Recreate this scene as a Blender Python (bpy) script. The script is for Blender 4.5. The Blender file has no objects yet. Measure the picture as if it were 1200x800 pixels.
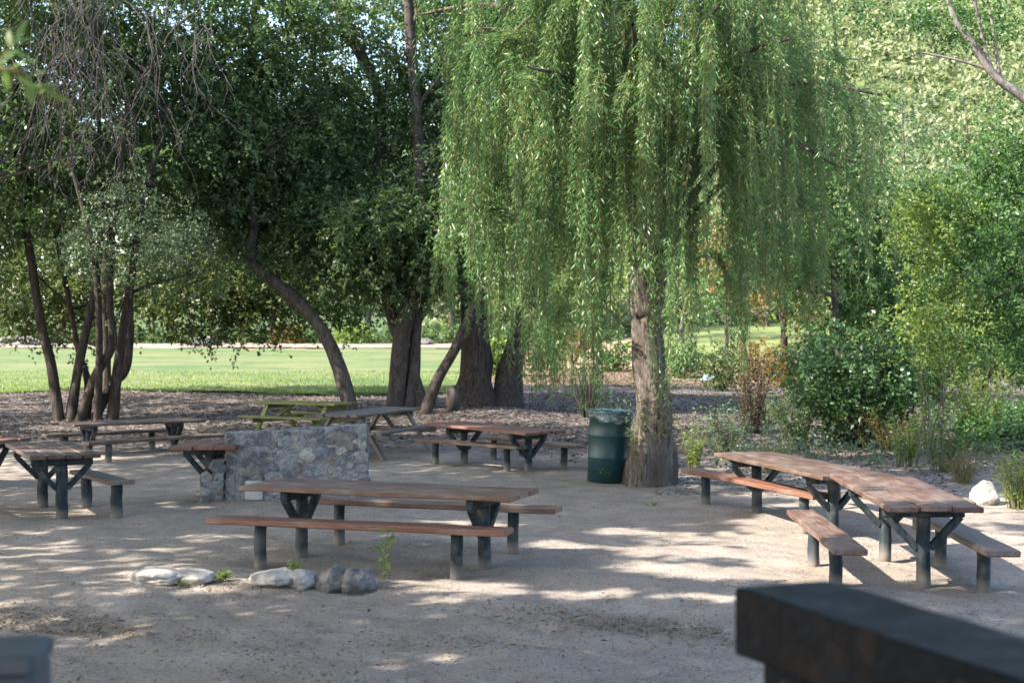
import bpy, math, random
import numpy as np
from mathutils import Vector, noise

random.seed(7)
RNG = np.random.default_rng(7)
SC = bpy.context.scene
COL = SC.collection
F = 1667.0          # focal length in 1200-px photo pixels (50 mm on 36 mm)
CAMZ = 2.25
HOR = 385.0
SUN_EL = math.radians(41)
SUN_H = np.array([-0.93, -0.37]); SUN_H = SUN_H / np.linalg.norm(SUN_H)

# ------------------------------------------------------------------ terrain
def sstep(a, b, x):
    t = np.clip((x - a) / (b - a), 0, 1)
    return t * t * (3 - 2 * t)

def wob(x, y, s, k=0.0):
    return (np.sin(x / s + 1.3 * np.sin(y / s * 0.7 + k)) * np.cos(y / s * 1.1 + k * 2 + 0.8 * np.sin(x / s * 0.6))
            + 0.5 * np.sin(2.1 * x / s + 1.7 * y / s + k))

def H(x, y):
    x = np.asarray(x, float); y = np.asarray(y, float)
    z = 0.025 * wob(x, y, 1.9, 0.4) + 0.016 * wob(x, y, 0.53, 2.0)
    z = z + 0.009 * wob(x, y, 0.17, 1.0) * (0.4 + 0.6 * np.sin(x * 1.1 + y * .7) ** 2) * (1 - sstep(16, 24, y))
    z = z - 0.022 * np.clip(wob(x, y, 0.26, 5.0) - .75, 0, .6) * (1 - sstep(15, 22, y))     # scuffs and footprints
    z = z + 0.10 * np.exp(-(((x + 3.2) / 1.8) ** 2 + ((y - 18.2) / 1.3) ** 2))
    z = z + 0.09 * np.exp(-(((x + 6.3) / 2.6) ** 2 + ((y - 25.4) / 1.6) ** 2))
    z = z + 0.08 * np.exp(-(((y - 12.35 - 0.15 * (x + 2)) / 0.35) ** 2)) * np.exp(-((x + 2.4) / 1.3) ** 2)
    # bank under the trees, lawn, far ground
    z = z + 0.30 * np.exp(-(((y - 43.5 - 0.8 * np.sin(x * 0.3)) / 3.0) ** 2)) * (0.7 + 0.3 * np.sin(x * 0.45 + 1))
    z = z + 0.22 * np.exp(-(((x + 0.8) / 2.2) ** 2 + ((y - 37) / 1.8) ** 2))
    z = z + np.where(y > 46, (y - 46) * 0.0175, 0.0)
    right = sstep(3, 20, x)
    z = z + right * sstep(60, 115, y) * 1.0
    z = z + 0.25 * right * np.exp(-(((y - 31) / 3.5) ** 2)) - 0.25 * right * np.exp(-(((y - 40) / 4.0) ** 2))
    hill = sstep(-5, 50, x - 0.05 * (y - 130)) * 75 + 3
    z = z + hill * sstep(112, 300, y) * (1 + 0.12 * np.sin(x * 0.06 + 1) + 0.05 * np.sin(x * 0.17 + y * 0.05))
    z = z + 0.9 * sstep(8, 3, y) * 1.0
    return z

def Hf(x, y): return float(H(x, y))

def W(px, d, py):
    """world point seen at photo pixel (px,py) at depth d"""
    return Vector(((px - 600) / F * d, d, CAMZ - (py - HOR) / F * d))

def P(px, py, za=0.0):
    """world point at height za over the ground seen at photo pixel"""
    d = F * (CAMZ - za) / (py - HOR)
    for _ in range(12):
        x = (px - 600) / F * d
        d2 = F * (CAMZ - za - Hf(x, d)) / (py - HOR)
        d = 0.5 * d + 0.5 * d2
    return Vector(((px - 600) / F * d, d, CAMZ - (py - HOR) / F * d))

# ------------------------------------------------------------------ node helpers
def new_mat(name):
    m = bpy.data.materials.new(name); m.use_nodes = True
    nt = m.node_tree; nt.nodes.clear()
    return m, nt

def N(nt, t, **kw):
    n = nt.nodes.new(t)
    for k, v in kw.items():
        if k in n.inputs: n.inputs[k].default_value = v
        else: setattr(n, k, v)
    return n

def L(nt, a, b): nt.links.new(a, b)

def ramp(nt, fac, stops, interp='LINEAR'):
    r = nt.nodes.new('ShaderNodeValToRGB'); r.color_ramp.interpolation = interp
    el = r.color_ramp.elements
    while len(el) < len(stops): el.new(0.5)
    for e, (p, c) in zip(el, stops):
        e.position = p; e.color = (c[0], c[1], c[2], 1) if len(c) == 3 else c
    if fac is not None: L(nt, fac, r.inputs['Fac'])
    return r.outputs['Color']

def noise_tex(nt, vec, scale, detail=4, rough=0.55, dist=0.0):
    n = N(nt, 'ShaderNodeTexNoise'); n.inputs['Scale'].default_value = scale
    n.inputs['Detail'].default_value = detail; n.inputs['Roughness'].default_value = rough
    n.inputs['Distortion'].default_value = dist
    if vec is not None: L(nt, vec, n.inputs['Vector'])
    return n.outputs['Fac']

def mixc(nt, fac, a, b, mode='MIX'):
    m = nt.nodes.new('ShaderNodeMix'); m.data_type = 'RGBA'; m.blend_type = mode
    for sock, v in ((m.inputs[0], fac), (m.inputs[6], a), (m.inputs[7], b)):
        if hasattr(v, 'links'): L(nt, v, sock)
        elif isinstance(v, (int, float)): sock.default_value = v
        else: sock.default_value = (v[0], v[1], v[2], 1)
    return m.outputs[2]

def math_n(nt, op, a, b=None, clamp=False):
    m = nt.nodes.new('ShaderNodeMath'); m.operation = op; m.use_clamp = clamp
    for i, v in enumerate((a, b)):
        if v is None: continue
        if hasattr(v, 'links'): L(nt, v, m.inputs[i])
        else: m.inputs[i].default_value = v
    return m.outputs[0]

def mapped(nt, scale=(1, 1, 1), coord='Object'):
    tc = nt.nodes.new('ShaderNodeTexCoord'); mp = nt.nodes.new('ShaderNodeMapping')
    mp.inputs['Scale'].default_value = scale
    L(nt, tc.outputs[coord], mp.inputs['Vector'])
    return mp.outputs['Vector']

def finish(nt, color, rough=0.8, bump=None, bstr=0.3, bdist=0.02, spec=0.3):
    b = nt.nodes.new('ShaderNodeBsdfPrincipled'); o = nt.nodes.new('ShaderNodeOutputMaterial')
    if hasattr(color, 'links'): L(nt, color, b.inputs['Base Color'])
    else: b.inputs['Base Color'].default_value = (*color, 1)
    if hasattr(rough, 'links'): L(nt, rough, b.inputs['Roughness'])
    else: b.inputs['Roughness'].default_value = rough
    b.inputs['Specular IOR Level'].default_value = spec
    if bump is not None:
        bn = nt.nodes.new('ShaderNodeBump'); bn.inputs['Strength'].default_value = bstr
        bn.inputs['Distance'].default_value = bdist
        L(nt, bump, bn.inputs['Height']); L(nt, bn.outputs[0], b.inputs['Normal'])
    L(nt, b.outputs[0], o.inputs['Surface'])
    return b

def leaf_mat(name, cols, trans=0.35, rough=0.5, tcol=None):
    m, nt = new_mat(name)
    g = nt.nodes.new('ShaderNodeNewGeometry')
    n = len(cols)
    sp_ = noise_tex(nt, mapped(nt, (1, 1, .8)), 1.5, 3, .6)
    fc = math_n(nt, 'ADD', math_n(nt, 'MULTIPLY', g.outputs['Random Per Island'], .6), math_n(nt, 'MULTIPLY', math_n(nt, 'SUBTRACT', sp_, .32), 1.1), True)
    c = ramp(nt, fc, [((i + 0.0) / max(1, n - 1), cc) for i, cc in enumerate(cols)])
    b = nt.nodes.new('ShaderNodeBsdfPrincipled'); L(nt, c, b.inputs['Base Color'])
    b.inputs['Roughness'].default_value = rough; b.inputs['Specular IOR Level'].default_value = 0.35
    t = nt.nodes.new('ShaderNodeBsdfTranslucent')
    tc = mixc(nt, 1.0, c, tcol or (1.3, 1.4, 0.85), 'MULTIPLY')
    L(nt, tc, t.inputs['Color'])
    mx = nt.nodes.new('ShaderNodeMixShader'); mx.inputs[0].default_value = trans
    L(nt, b.outputs[0], mx.inputs[1]); L(nt, t.outputs[0], mx.inputs[2])
    o = nt.nodes.new('ShaderNodeOutputMaterial'); L(nt, mx.outputs[0], o.inputs['Surface'])
    return m

def bark_mat(name, c1, c2, c3=None, sc=(9, 9, 1.6)):
    m, nt = new_mat(name)
    v = mapped(nt, sc)
    f = noise_tex(nt, v, 1.6, 6, 0.65, 0.4)
    v2 = mapped(nt, (1, 1, 0.5))
    f2 = noise_tex(nt, v2, 2.2, 3)
    fb = noise_tex(nt, mapped(nt, (24, 24, 7)), 1.7, 4, .7, .6)
    f = math_n(nt, 'ADD', math_n(nt, 'MULTIPLY', f, .62), math_n(nt, 'MULTIPLY', fb, .38))
    c = ramp(nt, f, [(0.38, c1), (0.6, c2)])
    if c3: c = mixc(nt, ramp(nt, f2, [(0.5, (0, 0, 0)), (0.68, (1, 1, 1))]), c, c3)
    finish(nt, c, 0.9, f, 0.9, 0.04, 0.1)
    return m

# ------------------------------------------------------------------ materials
M = {}
def mk_wood(name, c1, c2, worn, wornamt=0.5, edge=(0.30, 0.11, 0.04)):
    m, nt = new_mat(name)
    v = mapped(nt, (1.2, 22, 22))
    g = noise_tex(nt, v, 2.0, 5, 0.6, 0.3)
    v2 = mapped(nt, (2.2, 6, 6))
    g2 = noise_tex(nt, v2, 1.4, 4, 0.6)
    c = ramp(nt, g, [(0.3, c1), (0.7, c2)])
    wear = ramp(nt, g2, [(0.5 - 0.1 * wornamt, (0, 0, 0)), (0.72, (1, 1, 1))])
    c = mixc(nt, math_n(nt, 'MULTIPLY', wear, wornamt), c, worn)
    oi = nt.nodes.new('ShaderNodeObjectInfo'); gi = nt.nodes.new('ShaderNodeNewGeometry')
    c = mixc(nt, 1.0, c, ramp(nt, gi.outputs['Random Per Island'], [(0, (0.72, 0.7, 0.7)), (.6, (1.0, 1.0, 1.0)), (1, (1.3, 1.3, 1.28))]), 'MULTIPLY')
    pt = noise_tex(nt, mapped(nt, (9, 9, 9)), 2.0, 4, .7)
    c = mixc(nt, ramp(nt, pt, [(.62, (0, 0, 0)), (.7, (.55, .55, .55))]), c, (.05, .04, .035))
    c = mixc(nt, 1.0, c, ramp(nt, oi.outputs['Random'], [(0, (0.8, 0.8, 0.8)), (1, (1.15, 1.12, 1.1))]), 'MULTIPLY')
    r = ramp(nt, g2, [(0.2, (0.42,) * 3), (0.8, (0.7,) * 3)])
    finish(nt, c, r, g, 0.35, 0.01, 0.4)
    return m
M['wood'] = mk_wood('red_brown_wood', (0.06, 0.031, 0.021), (0.13, 0.074, 0.05), (0.20, 0.165, 0.145), 0.75)
M['wood_orange'] = mk_wood('orange_brown_wood', (0.10, 0.038, 0.022), (0.20, 0.092, 0.055), (0.25, 0.185, 0.16), 0.5)
M['wood_dull'] = mk_wood('dull_brown_wood', (0.075, 0.048, 0.038), (0.14, 0.10, 0.085), (0.20, 0.17, 0.155), 0.6)
M['wood_grey'] = mk_wood('grey_weathered_wood', (0.07, 0.06, 0.05), (0.155, 0.138, 0.12), (0.22, 0.20, 0.18), 0.5)
M['wood_moss'] = mk_wood('mossy_wood', (0.08, 0.092, 0.025), (0.18, 0.205, 0.055), (0.17, 0.135, 0.065), 0.45)

def mk_post():
    m, nt = new_mat('slate_painted_post')
    v = mapped(nt, (14, 14, 2.5)); g = noise_tex(nt, v, 1.5, 5, 0.6)
    v2 = mapped(nt, (3, 3, 3)); g2 = noise_tex(nt, v2, 2.0, 4)
    c = ramp(nt, g, [(0.3, (0.010, 0.016, 0.020)), (0.7, (0.040, 0.052, 0.060))])
    c = mixc(nt, ramp(nt, g2, [(0.5, (0, 0, 0)), (0.75, (0.6, 0.6, 0.6))]), c, (0.15, 0.145, 0.14))
    tc = nt.nodes.new('ShaderNodeTexCoord'); sp = nt.nodes.new('ShaderNodeSeparateXYZ')
    L(nt, tc.outputs['Object'], sp.inputs[0])
    zz = math_n(nt, 'ADD', sp.outputs['Z'], math_n(nt, 'MULTIPLY', g2, 0.22))
    c = mixc(nt, ramp(nt, zz, [(0.14, (0.75,) * 3), (0.26, (0, 0, 0))]), c, (0.23, 0.20, 0.17))   # splashed dirt at the foot
    finish(nt, c, 0.7, g, 0.45, 0.012, 0.15)
    return m
M['post'] = mk_post()

def mk_ground():
    m, nt = new_mat('dry_dirt')
    v = mapped(nt, (1, 1, 1))
    big = noise_tex(nt, v, 0.35, 5, 0.6, 0.5)
    mid = noise_tex(nt, v, 2.3, 6, 0.62, 0.3)
    fine = noise_tex(nt, v, 34, 4, 0.7)
    vo = N(nt, 'ShaderNodeTexVoronoi'); vo.inputs['Scale'].default_value = 46; L(nt, v, vo.inputs['Vector'])
    c = ramp(nt, mid, [(0.25, (0.20, 0.170, 0.145)), (0.5, (0.285, 0.247, 0.214)), (0.75, (0.365, 0.322, 0.282))])
    c = mixc(nt, math_n(nt, 'MULTIPLY', ramp(nt, big, [(0.42, (0, 0, 0)), (0.62, (1, 1, 1))]), 0.45), c, (0.22, 0.182, 0.152))
    c = mixc(nt, 1.0, c, ramp(nt, fine, [(0.28, (0.62, 0.6, 0.58)), (0.6, (1.08, 1.07, 1.05))]), 'MULTIPLY')
    # small pebbles and crumbs
    peb = ramp(nt, vo.outputs['Distance'], [(0.06, (1, 1, 1)), (0.13, (0, 0, 0))])
    pm = math_n(nt, 'MULTIPLY', peb, ramp(nt, noise_tex(nt, v, 5.0, 2), [(0.5, (0, 0, 0)), (0.62, (1, 1, 1))]))
    c = mixc(nt, pm, c, vo.outputs['Color'])
    c2 = mixc(nt, math_n(nt, 'MULTIPLY', pm, 0.6), c, (0.30, 0.25, 0.2))
    # leaf-litter zone under the trees (where the litter really lies), and grey creek bed to the right
    tc = nt.nodes.new('ShaderNodeTexCoord'); sp = nt.nodes.new('ShaderNodeSeparateXYZ'); L(nt, tc.outputs['Object'], sp.inputs[0])
    yy = math_n(nt, 'ADD', sp.outputs['Y'], math_n(nt, 'MULTIPLY', math_n(nt, 'SUBTRACT', big, 0.5), 14))
    zone = ramp(nt, math_n(nt, 'DIVIDE', yy, 100), [(0.225, (0, 0, 0)), (0.285, (1, 1, 1))])
    lv = N(nt, 'ShaderNodeTexVoronoi'); lv.inputs['Scale'].default_value = 11; L(nt, v, lv.inputs['Vector'])
    sp2 = nt.nodes.new('ShaderNodeSeparateColor'); L(nt, lv.outputs['Color'], sp2.inputs[0])
    lit = ramp(nt, sp2.outputs[0], [(0.0, (0.04, 0.03, 0.024)), (0.5, (0.085, 0.066, 0.055)), (0.8, (0.135, 0.113, 0.102)), (1.0, (0.28, 0.26, 0.26))])
    c3 = mixc(nt, zone, c2, lit)
    far = ramp(nt, math_n(nt, 'DIVIDE', yy, 200), [(0.30, (0, 0, 0)), (0.33, (1, 1, 1))])
    c3 = mixc(nt, far, c3, ramp(nt, mid, [(0.3, (0.19, 0.12, 0.07)), (0.55, (0.30, 0.21, 0.14)), (0.75, (0.33, 0.27, 0.21))]))
    b = math_n(nt, 'ADD', math_n(nt, 'MULTIPLY', mid, 1.0), math_n(nt, 'MULTIPLY', fine, 0.35))
    b = math_n(nt, 'ADD', b, math_n(nt, 'MULTIPLY', peb, 0.2))
    finish(nt, c3, 0.95, b, 0.8, 0.06, 0.15)
    return m
M['ground'] = mk_ground()

def simple_noise_mat(name, stops, scale=3, detail=5, rough=0.9, bstr=0.5, bd=0.03, stretch=(1, 1, 1), spec=0.2):
    m, nt = new_mat(name)
    v = mapped(nt, stretch); f = noise_tex(nt, v, scale, detail, 0.62, 0.2)
    finish(nt, ramp(nt, f, stops), rough, f, bstr, bd, spec)
    return m
def mk_lawn():
    m, nt = new_mat('mown_lawn'); v = mapped(nt)
    f = noise_tex(nt, v, 1.4, 8, .7, .3); b = noise_tex(nt, mapped(nt, (.5, 1.6, 1)), .22, 5, .6, .6)
    c = ramp(nt, f, [(.3, (.05, .085, .03)), (.52, (.085, .128, .05)), (.75, (.14, .165, .085))])
    c = mixc(nt, ramp(nt, b, [(.42, (0, 0, 0)), (.62, (.75, .75, .75))]), c, (.155, .155, .075))
    c = mixc(nt, ramp(nt, b, [(.3, (.6, .6, .6)), (.42, (0, 0, 0))]), c, (.045, .085, .028))
    finish(nt, c, .95, f, .8, .06, .15); return m
M['lawn'] = mk_lawn()
M['sand'] = simple_noise_mat('pale_sand', [(0.3, (0.17, 0.145, 0.12)), (0.7, (0.24, 0.21, 0.18))], 0.7, 6)
M['meadow'] = simple_noise_mat('dry_meadow', [(0.3, (0.08, 0.11, 0.03)), (0.55, (0.14, 0.17, 0.06)), (0.75, (0.22, 0.21, 0.10))], 0.5, 7)
M['hill'] = simple_noise_mat('dry_hillside', [(0.3, (0.04, 0.07, 0.022)), (0.55, (0.07, 0.10, 0.035)), (0.75, (0.12, 0.14, 0.06))], 0.09, 7)
M['rock_pale'] = simple_noise_mat('pale_rock', [(0.3, (0.22, 0.195, 0.17)), (0.55, (0.36, 0.33, 0.30)), (0.75, (0.46, 0.43, 0.40))], 9, 6, 0.9, 0.6, 0.03)
M['rock_grey'] = simple_noise_mat('grey_rock', [(0.3, (0.075, 0.07, 0.07)), (0.7, (0.23, 0.215, 0.21))], 11, 7, 0.9, 0.8, 0.03)
def mk_black():
    m, nt = new_mat('black_painted_timber')
    v = mapped(nt, (3, 16, 16)); g = noise_tex(nt, v, 1.5, 6, .65, .4)
    b = noise_tex(nt, mapped(nt), 7, 5, .6); sp = noise_tex(nt, mapped(nt), 16, 3, .5)
    c = ramp(nt, g, [(.3, (.003, .0033, .0045)), (.62, (.008, .009, .012)), (.8, (.024, .023, .024))])
    c = mixc(nt, ramp(nt, b, [(.52, (0, 0, 0)), (.68, (.8, .8, .8))]), c, (.026, .016, .010))
    c = mixc(nt, ramp(nt, sp, [(.70, (0, 0, 0)), (.78, (.7, .7, .7))]), c, (.16, .17, .19))
    r = ramp(nt, b, [(.3, (.35,) * 3), (.7, (.65,) * 3)])
    finish(nt, c, r, g, .5, .015, .09); return m
M['black_timber'] = mk_black()
M['blue_timber'] = simple_noise_mat('slate_painted_timber', [(0.3, (0.03, 0.036, 0.045)), (0.7, (0.06, 0.07, 0.085))], 5, 6, 0.5, 0.3, 0.01, (1, 1, 3), 0.5)
M['bin_green'] = simple_noise_mat('dark_green_enamel', [(0.25, (0.006, 0.026, 0.030)), (0.6, (0.009, 0.048, 0.055)), (0.85, (0.04, 0.085, 0.09))], 5, 6, 0.38, 0.12, 0.01, (1, 1, 0.35), 0.5)
M['bin_lid'] = simple_noise_mat('scuffed_teal_lid', [(0.3, (0.02, 0.05, 0.06)), (0.6, (0.06, 0.11, 0.125)), (0.8, (0.22, 0.27, 0.28))], 7, 6, 0.35, 0.2, 0.01, (1, 1, 1), 0.5)
M['tarp'] = simple_noise_mat('blue_plastic_sheet', [(0.3, (0.12, 0.22, 0.40)), (0.7, (0.25, 0.36, 0.55))], 4, 4, 0.5)
M['concrete'] = simple_noise_mat('pale_concrete', [(0.3, (0.30, 0.29, 0.28)), (0.7, (0.46, 0.45, 0.43))], 8, 5)
M['bag'] = simple_noise_mat('clear_plastic_liner', [(0.35, (0.03, 0.065, 0.075)), (0.55, (0.10, 0.15, 0.16)), (0.75, (0.50, 0.54, 0.55))], 9, 5, 0.25, 0.6, 0.02, (1, 1, 2.5), 0.6)
M['metal'] = simple_noise_mat('rusty_dark_metal', [(0.3, (0.05, 0.045, 0.04)), (0.7, (0.14, 0.10, 0.08))], 12, 5, 0.6)

M['bark_willow'] = bark_mat('willow_bark', (0.025, 0.02, 0.017), (0.20, 0.168, 0.145), (0.075, 0.06, 0.05))
M['bark_dark'] = bark_mat('dark_bark', (0.018, 0.014, 0.012), (0.095, 0.077, 0.066), (0.05, 0.041, 0.036))
M['bark_grey'] = bark_mat('grey_bark', (0.03, 0.025, 0.022), (0.13, 0.11, 0.098), (0.075, 0.064, 0.057), (7, 7, 2))
M['bark_pale'] = bark_mat('pale_bark', (0.10, 0.085, 0.075), (0.26, 0.235, 0.21), None, (5, 5, 3))
M['twig_dead'] = bark_mat('dead_twig_bark', (0.07, 0.065, 0.062), (0.17, 0.155, 0.15), None, (4, 4, 2))
M['stem_green'] = bark_mat('green_stem', (0.10, 0.11, 0.04), (0.20, 0.19, 0.08), None, (5, 5, 3))

M['lf_willow'] = leaf_mat('willow_leaf', [(0.036, 0.092, 0.045), (0.07, 0.155, 0.068), (0.11, 0.21, 0.085), (0.19, 0.265, 0.115), (0.32, 0.34, 0.19)], 0.4, 0.36, (1.35, 1.45, .8))
M['lf_dark'] = leaf_mat('dark_leaf', [(0.04, 0.08, 0.042), (0.075, 0.13, 0.062), (0.12, 0.18, 0.082), (0.21, 0.255, 0.12)], 0.42, 0.35, (1.4, 1.5, .75))
M['lf_olive'] = leaf_mat('olive_leaf', [(0.04, 0.06, 0.02), (0.07, 0.10, 0.035), (0.10, 0.13, 0.04), (0.13, 0.13, 0.05)], 0.35)
M['lf_greygreen'] = leaf_mat('grey_green_leaf', [(0.06, 0.095, 0.055), (0.09, 0.135, 0.08), (0.13, 0.17, 0.11)], 0.25, 0.5)
M['lf_mid'] = leaf_mat('mid_green_leaf', [(0.035, 0.085, 0.03), (0.065, 0.135, 0.045), (0.12, 0.18, 0.065)], 0.4, .45, (1.4, 1.5, .75))
M['lf_pale'] = leaf_mat('pale_hillside_leaf', [(0.10, 0.14, 0.07), (0.20, 0.24, 0.12), (0.30, 0.33, 0.19), (0.40, 0.41, 0.28)], 0.4, .5, (1.2, 1.25, .9))
M['lf_bush'] = leaf_mat('glossy_bush_leaf', [(0.022, 0.055, 0.022), (0.04, 0.09, 0.035), (0.07, 0.13, 0.05), (0.13, 0.19, 0.08)], 0.3, .4)
M['lf_bright'] = leaf_mat('bright_green_leaf', [(0.07, 0.13, 0.035), (0.13, 0.20, 0.055), (0.20, 0.26, 0.08), (0.30, 0.31, 0.14)], 0.45, 0.45, (1.45, 1.5, .7))
M['lf_orange'] = leaf_mat('orange_leaf', [(0.16, 0.11, 0.035), (0.24, 0.14, 0.04), (0.12, 0.12, 0.04), (0.3, 0.2, 0.08)], 0.4, 0.5, (1.4, 1.2, 0.8))
M['lf_dry'] = leaf_mat('dry_leaf', [(0.10, 0.07, 0.04), (0.17, 0.12, 0.07), (0.24, 0.18, 0.12), (0.14, 0.13, 0.05)], 0.25, 0.7, (1.2, 1.1, 0.9))
M['lf_litter'] = leaf_mat('fallen_leaf', [(0.045, 0.034, 0.027), (0.085, 0.066, 0.054), (0.12, 0.095, 0.075), (0.17, 0.15, 0.14), (0.27, 0.235, 0.19)], 0.1, 0.8, (1.1, 1.0, 0.9))
M['lf_litter_pale'] = leaf_mat('fallen_yellow_leaf', [(0.09, 0.065, 0.045), (0.15, 0.105, 0.07), (0.25, 0.20, 0.14), (0.12, 0.085, 0.06), (0.3, 0.27, 0.2)], 0.1, 0.8, (1.1, 1.0, 0.9))
M['lf_spray'] = leaf_mat('near_leaf', [(0.08, 0.16, 0.055), (0.12, 0.20, 0.065), (0.19, 0.23, 0.075)], 0.45, 0.4)

# ------------------------------------------------------------------ mesh helpers
class MB:
    def __init__(s): s.v = []; s.f = []; s.m = []
    def add(s, v, f, mi=0):
        o = len(s.v); s.v.extend([tuple(p) for p in v]); s.f.extend([tuple(i + o for i in q) for q in f]); s.m.extend([mi] * len(f))
    def tube(s, pts, rad, n=8, cap=True, mi=0, rough=0.0):
        pts = [Vector(p) for p in pts]
        if not hasattr(rad, '__len__'): rad = [rad] * len(pts)
        V = []; Fc = []
        t0 = (pts[1] - pts[0]).normalized()
        up = Vector((1, 0, 0)) if abs(t0.x) < 0.8 else Vector((0, 1, 0))
        u = t0.cross(up).normalized()
        for i, p in enumerate(pts):
            t = (pts[min(i + 1, len(pts) - 1)] - pts[max(i - 1, 0)])
            t = t.normalized() if t.length > 1e-9 else t0
            u = (u - t * u.dot(t)).normalized(); w = t.cross(u)
            for k in range(n):
                a = 2 * math.pi * k / n
                r = rad[i]
                if rough:
                    q = p + (u * math.cos(a) + w * math.sin(a)) * r
                    r *= 1 + rough * noise.noise(Vector((math.cos(a) * 2.2 + p.x, math.sin(a) * 2.2 + p.y, q.z * 1.1)))
                V.append(p + (u * math.cos(a) + w * math.sin(a)) * r)
        for i in range(len(pts) - 1):
            for k in range(n):
                a = i * n + k; b = i * n + (k + 1) % n
                Fc.append((a, b, b + n, a + n))
        if cap:
            Fc.append(tuple(range(n - 1, -1, -1))); Fc.append(tuple((len(pts) - 1) * n + k for k in range(n)))
        s.add(V, Fc, mi)
    def bar(s, a, b, w, h, up=(0, 0, 1), ch=0.006, mi=0, seg=1, jit=0.0):
        """chamfered rectangular bar from a to b; w across, h along 'up'"""
        a = Vector(a); b = Vector(b); t = (b - a).normalized(); up = Vector(up)
        u = t.cross(up).normalized(); v = u.cross(t).normalized()
        x, y = w / 2, h / 2; c = min(ch, x * 0.45, y * 0.45)
        prof = [(-x + c, -y), (x - c, -y), (x, -y + c), (x, y - c), (x - c, y), (-x + c, y), (-x, y - c), (-x, -y + c)]
        V = []; Fc = []
        ds = [0.0] + [ (i) / seg for i in range(seg + 1)] + [1.0]
        ln = (b - a).length
        for i, q in enumerate(ds):
            endc = i in (0, len(ds) - 1)
            sh = 1.0
            p = a + (b - a) * q
            if endc:
                p = p
            else:
                if i == 1: p = a + t * min(c, ln * .1)
                if i == len(ds) - 2: p = b - t * min(c, ln * .1)
            jx = random.uniform(-jit, jit); jy = random.uniform(-jit, jit)
            jw = 1 + random.uniform(-jit, jit) * 3
            for (px, py) in prof:
                ex = px; ey = py
                if endc:
                    ex = max(-x + c, min(x - c, px)); ey = max(-y + c, min(y - c, py))
                V.append(p + u * (ex * jw + jx) + v * (ey + jy))
        n = 8
        for i in range(len(ds) - 1):
            for k in range(n):
                p0 = i * n + k; p1 = i * n + (k + 1) % n
                Fc.append((p0, p1, p1 + n, p0 + n))
        Fc.append(tuple(range(n - 1, -1, -1))); Fc.append(tuple((len(ds) - 1) * n + k for k in range(n)))
        s.add(V, Fc, mi)
    def lathe(s, prof, n=32, mi=0, fn=None, cap0=False, cap1=False):
        V = []; Fc = []
        for j, (r, z) in enumerate(prof):
            for k in range(n):
                a = 2 * math.pi * k / n
                rr, zz = (r, z) if fn is None else fn(r, z, a, j)
                V.append((rr * math.cos(a), rr * math.sin(a), zz))
        for j in range(len(prof) - 1):
            for k in range(n):
                a = j * n + k; b = j * n + (k + 1) % n
                Fc.append((a, b, b + n, a + n))
        if cap0: Fc.append(tuple(range(n - 1, -1, -1)))
        if cap1: Fc.append(tuple((len(prof) - 1) * n + k for k in range(n)))
        s.add(V, Fc, mi)
    def build(s, name, mat, parent=None, smooth=False, loc=None):
        me = bpy.data.meshes.new(name); me.from_pydata(s.v, [], s.f)
        mats = mat if isinstance(mat, (list, tuple)) else [mat]
        for m_ in mats: me.materials.append(m_)
        if len(mats) > 1: me.polygons.foreach_set('material_index', s.m)
        if smooth: me.polygons.foreach_set('use_smooth', [True] * len(me.polygons))
        me.update()
        o = bpy.data.objects.new(name, me); COL.objects.link(o)
        if parent: o.parent = parent
        if loc: o.location = loc
        return o

def np_mesh(name, V, Q, mat, parent=None, smooth=False):
    V = np.ascontiguousarray(V, np.float32); Q = np.ascontiguousarray(Q, np.int32)
    me = bpy.data.meshes.new(name)
    k = Q.shape[1]
    me.vertices.add(len(V)); me.vertices.foreach_set('co', V.ravel())
    me.loops.add(Q.size); me.loops.foreach_set('vertex_index', Q.ravel())
    me.polygons.add(len(Q)); me.polygons.foreach_set('loop_start', np.arange(0, Q.size, k, dtype=np.int32))
    me.polygons.foreach_set('loop_total', np.full(len(Q), k, np.int32))
    if smooth: me.polygons.foreach_set('use_smooth', np.ones(len(Q), bool))
    me.materials.append(mat); me.update(calc_edges=True); me.validate()
    o = bpy.data.objects.new(name, me); COL.objects.link(o)
    if parent: o.parent = parent
    return o

def unit(a): return a / np.maximum(np.linalg.norm(a, axis=-1, keepdims=True), 1e-9)

def leaves(name, pos, dirs, nrm, ln, wd, mat, parent=None, fold=0.0):
    """one rhombus per leaf: base, side, tip, side"""
    pos = np.asarray(pos, float); n = len(pos)
    if n == 0: return None
    d = unit(dirs); s = unit(np.cross(d, nrm)); nn = np.cross(s, d)
    ln = np.broadcast_to(ln, (n,))[:, None]; wd = np.broadcast_to(wd, (n,))[:, None]
    V = np.empty((n, 4, 3))
    V[:, 0] = pos
    V[:, 1] = pos + d * ln * 0.42 + s * wd * 0.5 + nn * wd * 0.15
    V[:, 2] = pos + d * ln - nn * wd * 0.1
    V[:, 3] = pos + d * ln * 0.42 - s * wd * 0.5 + nn * wd * 0.15
    off = parent.matrix_basis.translation if parent else None
    V = V.reshape(-1, 3)
    if off is not None: V = V - np.array(off)
    Q = np.arange(n * 4).reshape(n, 4)
    return np_mesh(name, V, Q, mat, parent)

def tag(o, label=None, cat=None, group=None, kind=None):
    if label: o['label'] = label
    if cat: o['category'] = cat
    if group: o['group'] = group
    if kind: o['kind'] = kind
    return o

def thing(name, label, cat, loc=(0, 0, 0), rz=0.0, group=None):
    o = bpy.data.objects.new(name, None); COL.objects.link(o)
    o.empty_display_size = 0.2
    o.location = loc; o.rotation_euler = (0, 0, rz)
    o.matrix_basis = o.matrix_basis
    return tag(o, label, cat, group)

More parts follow.
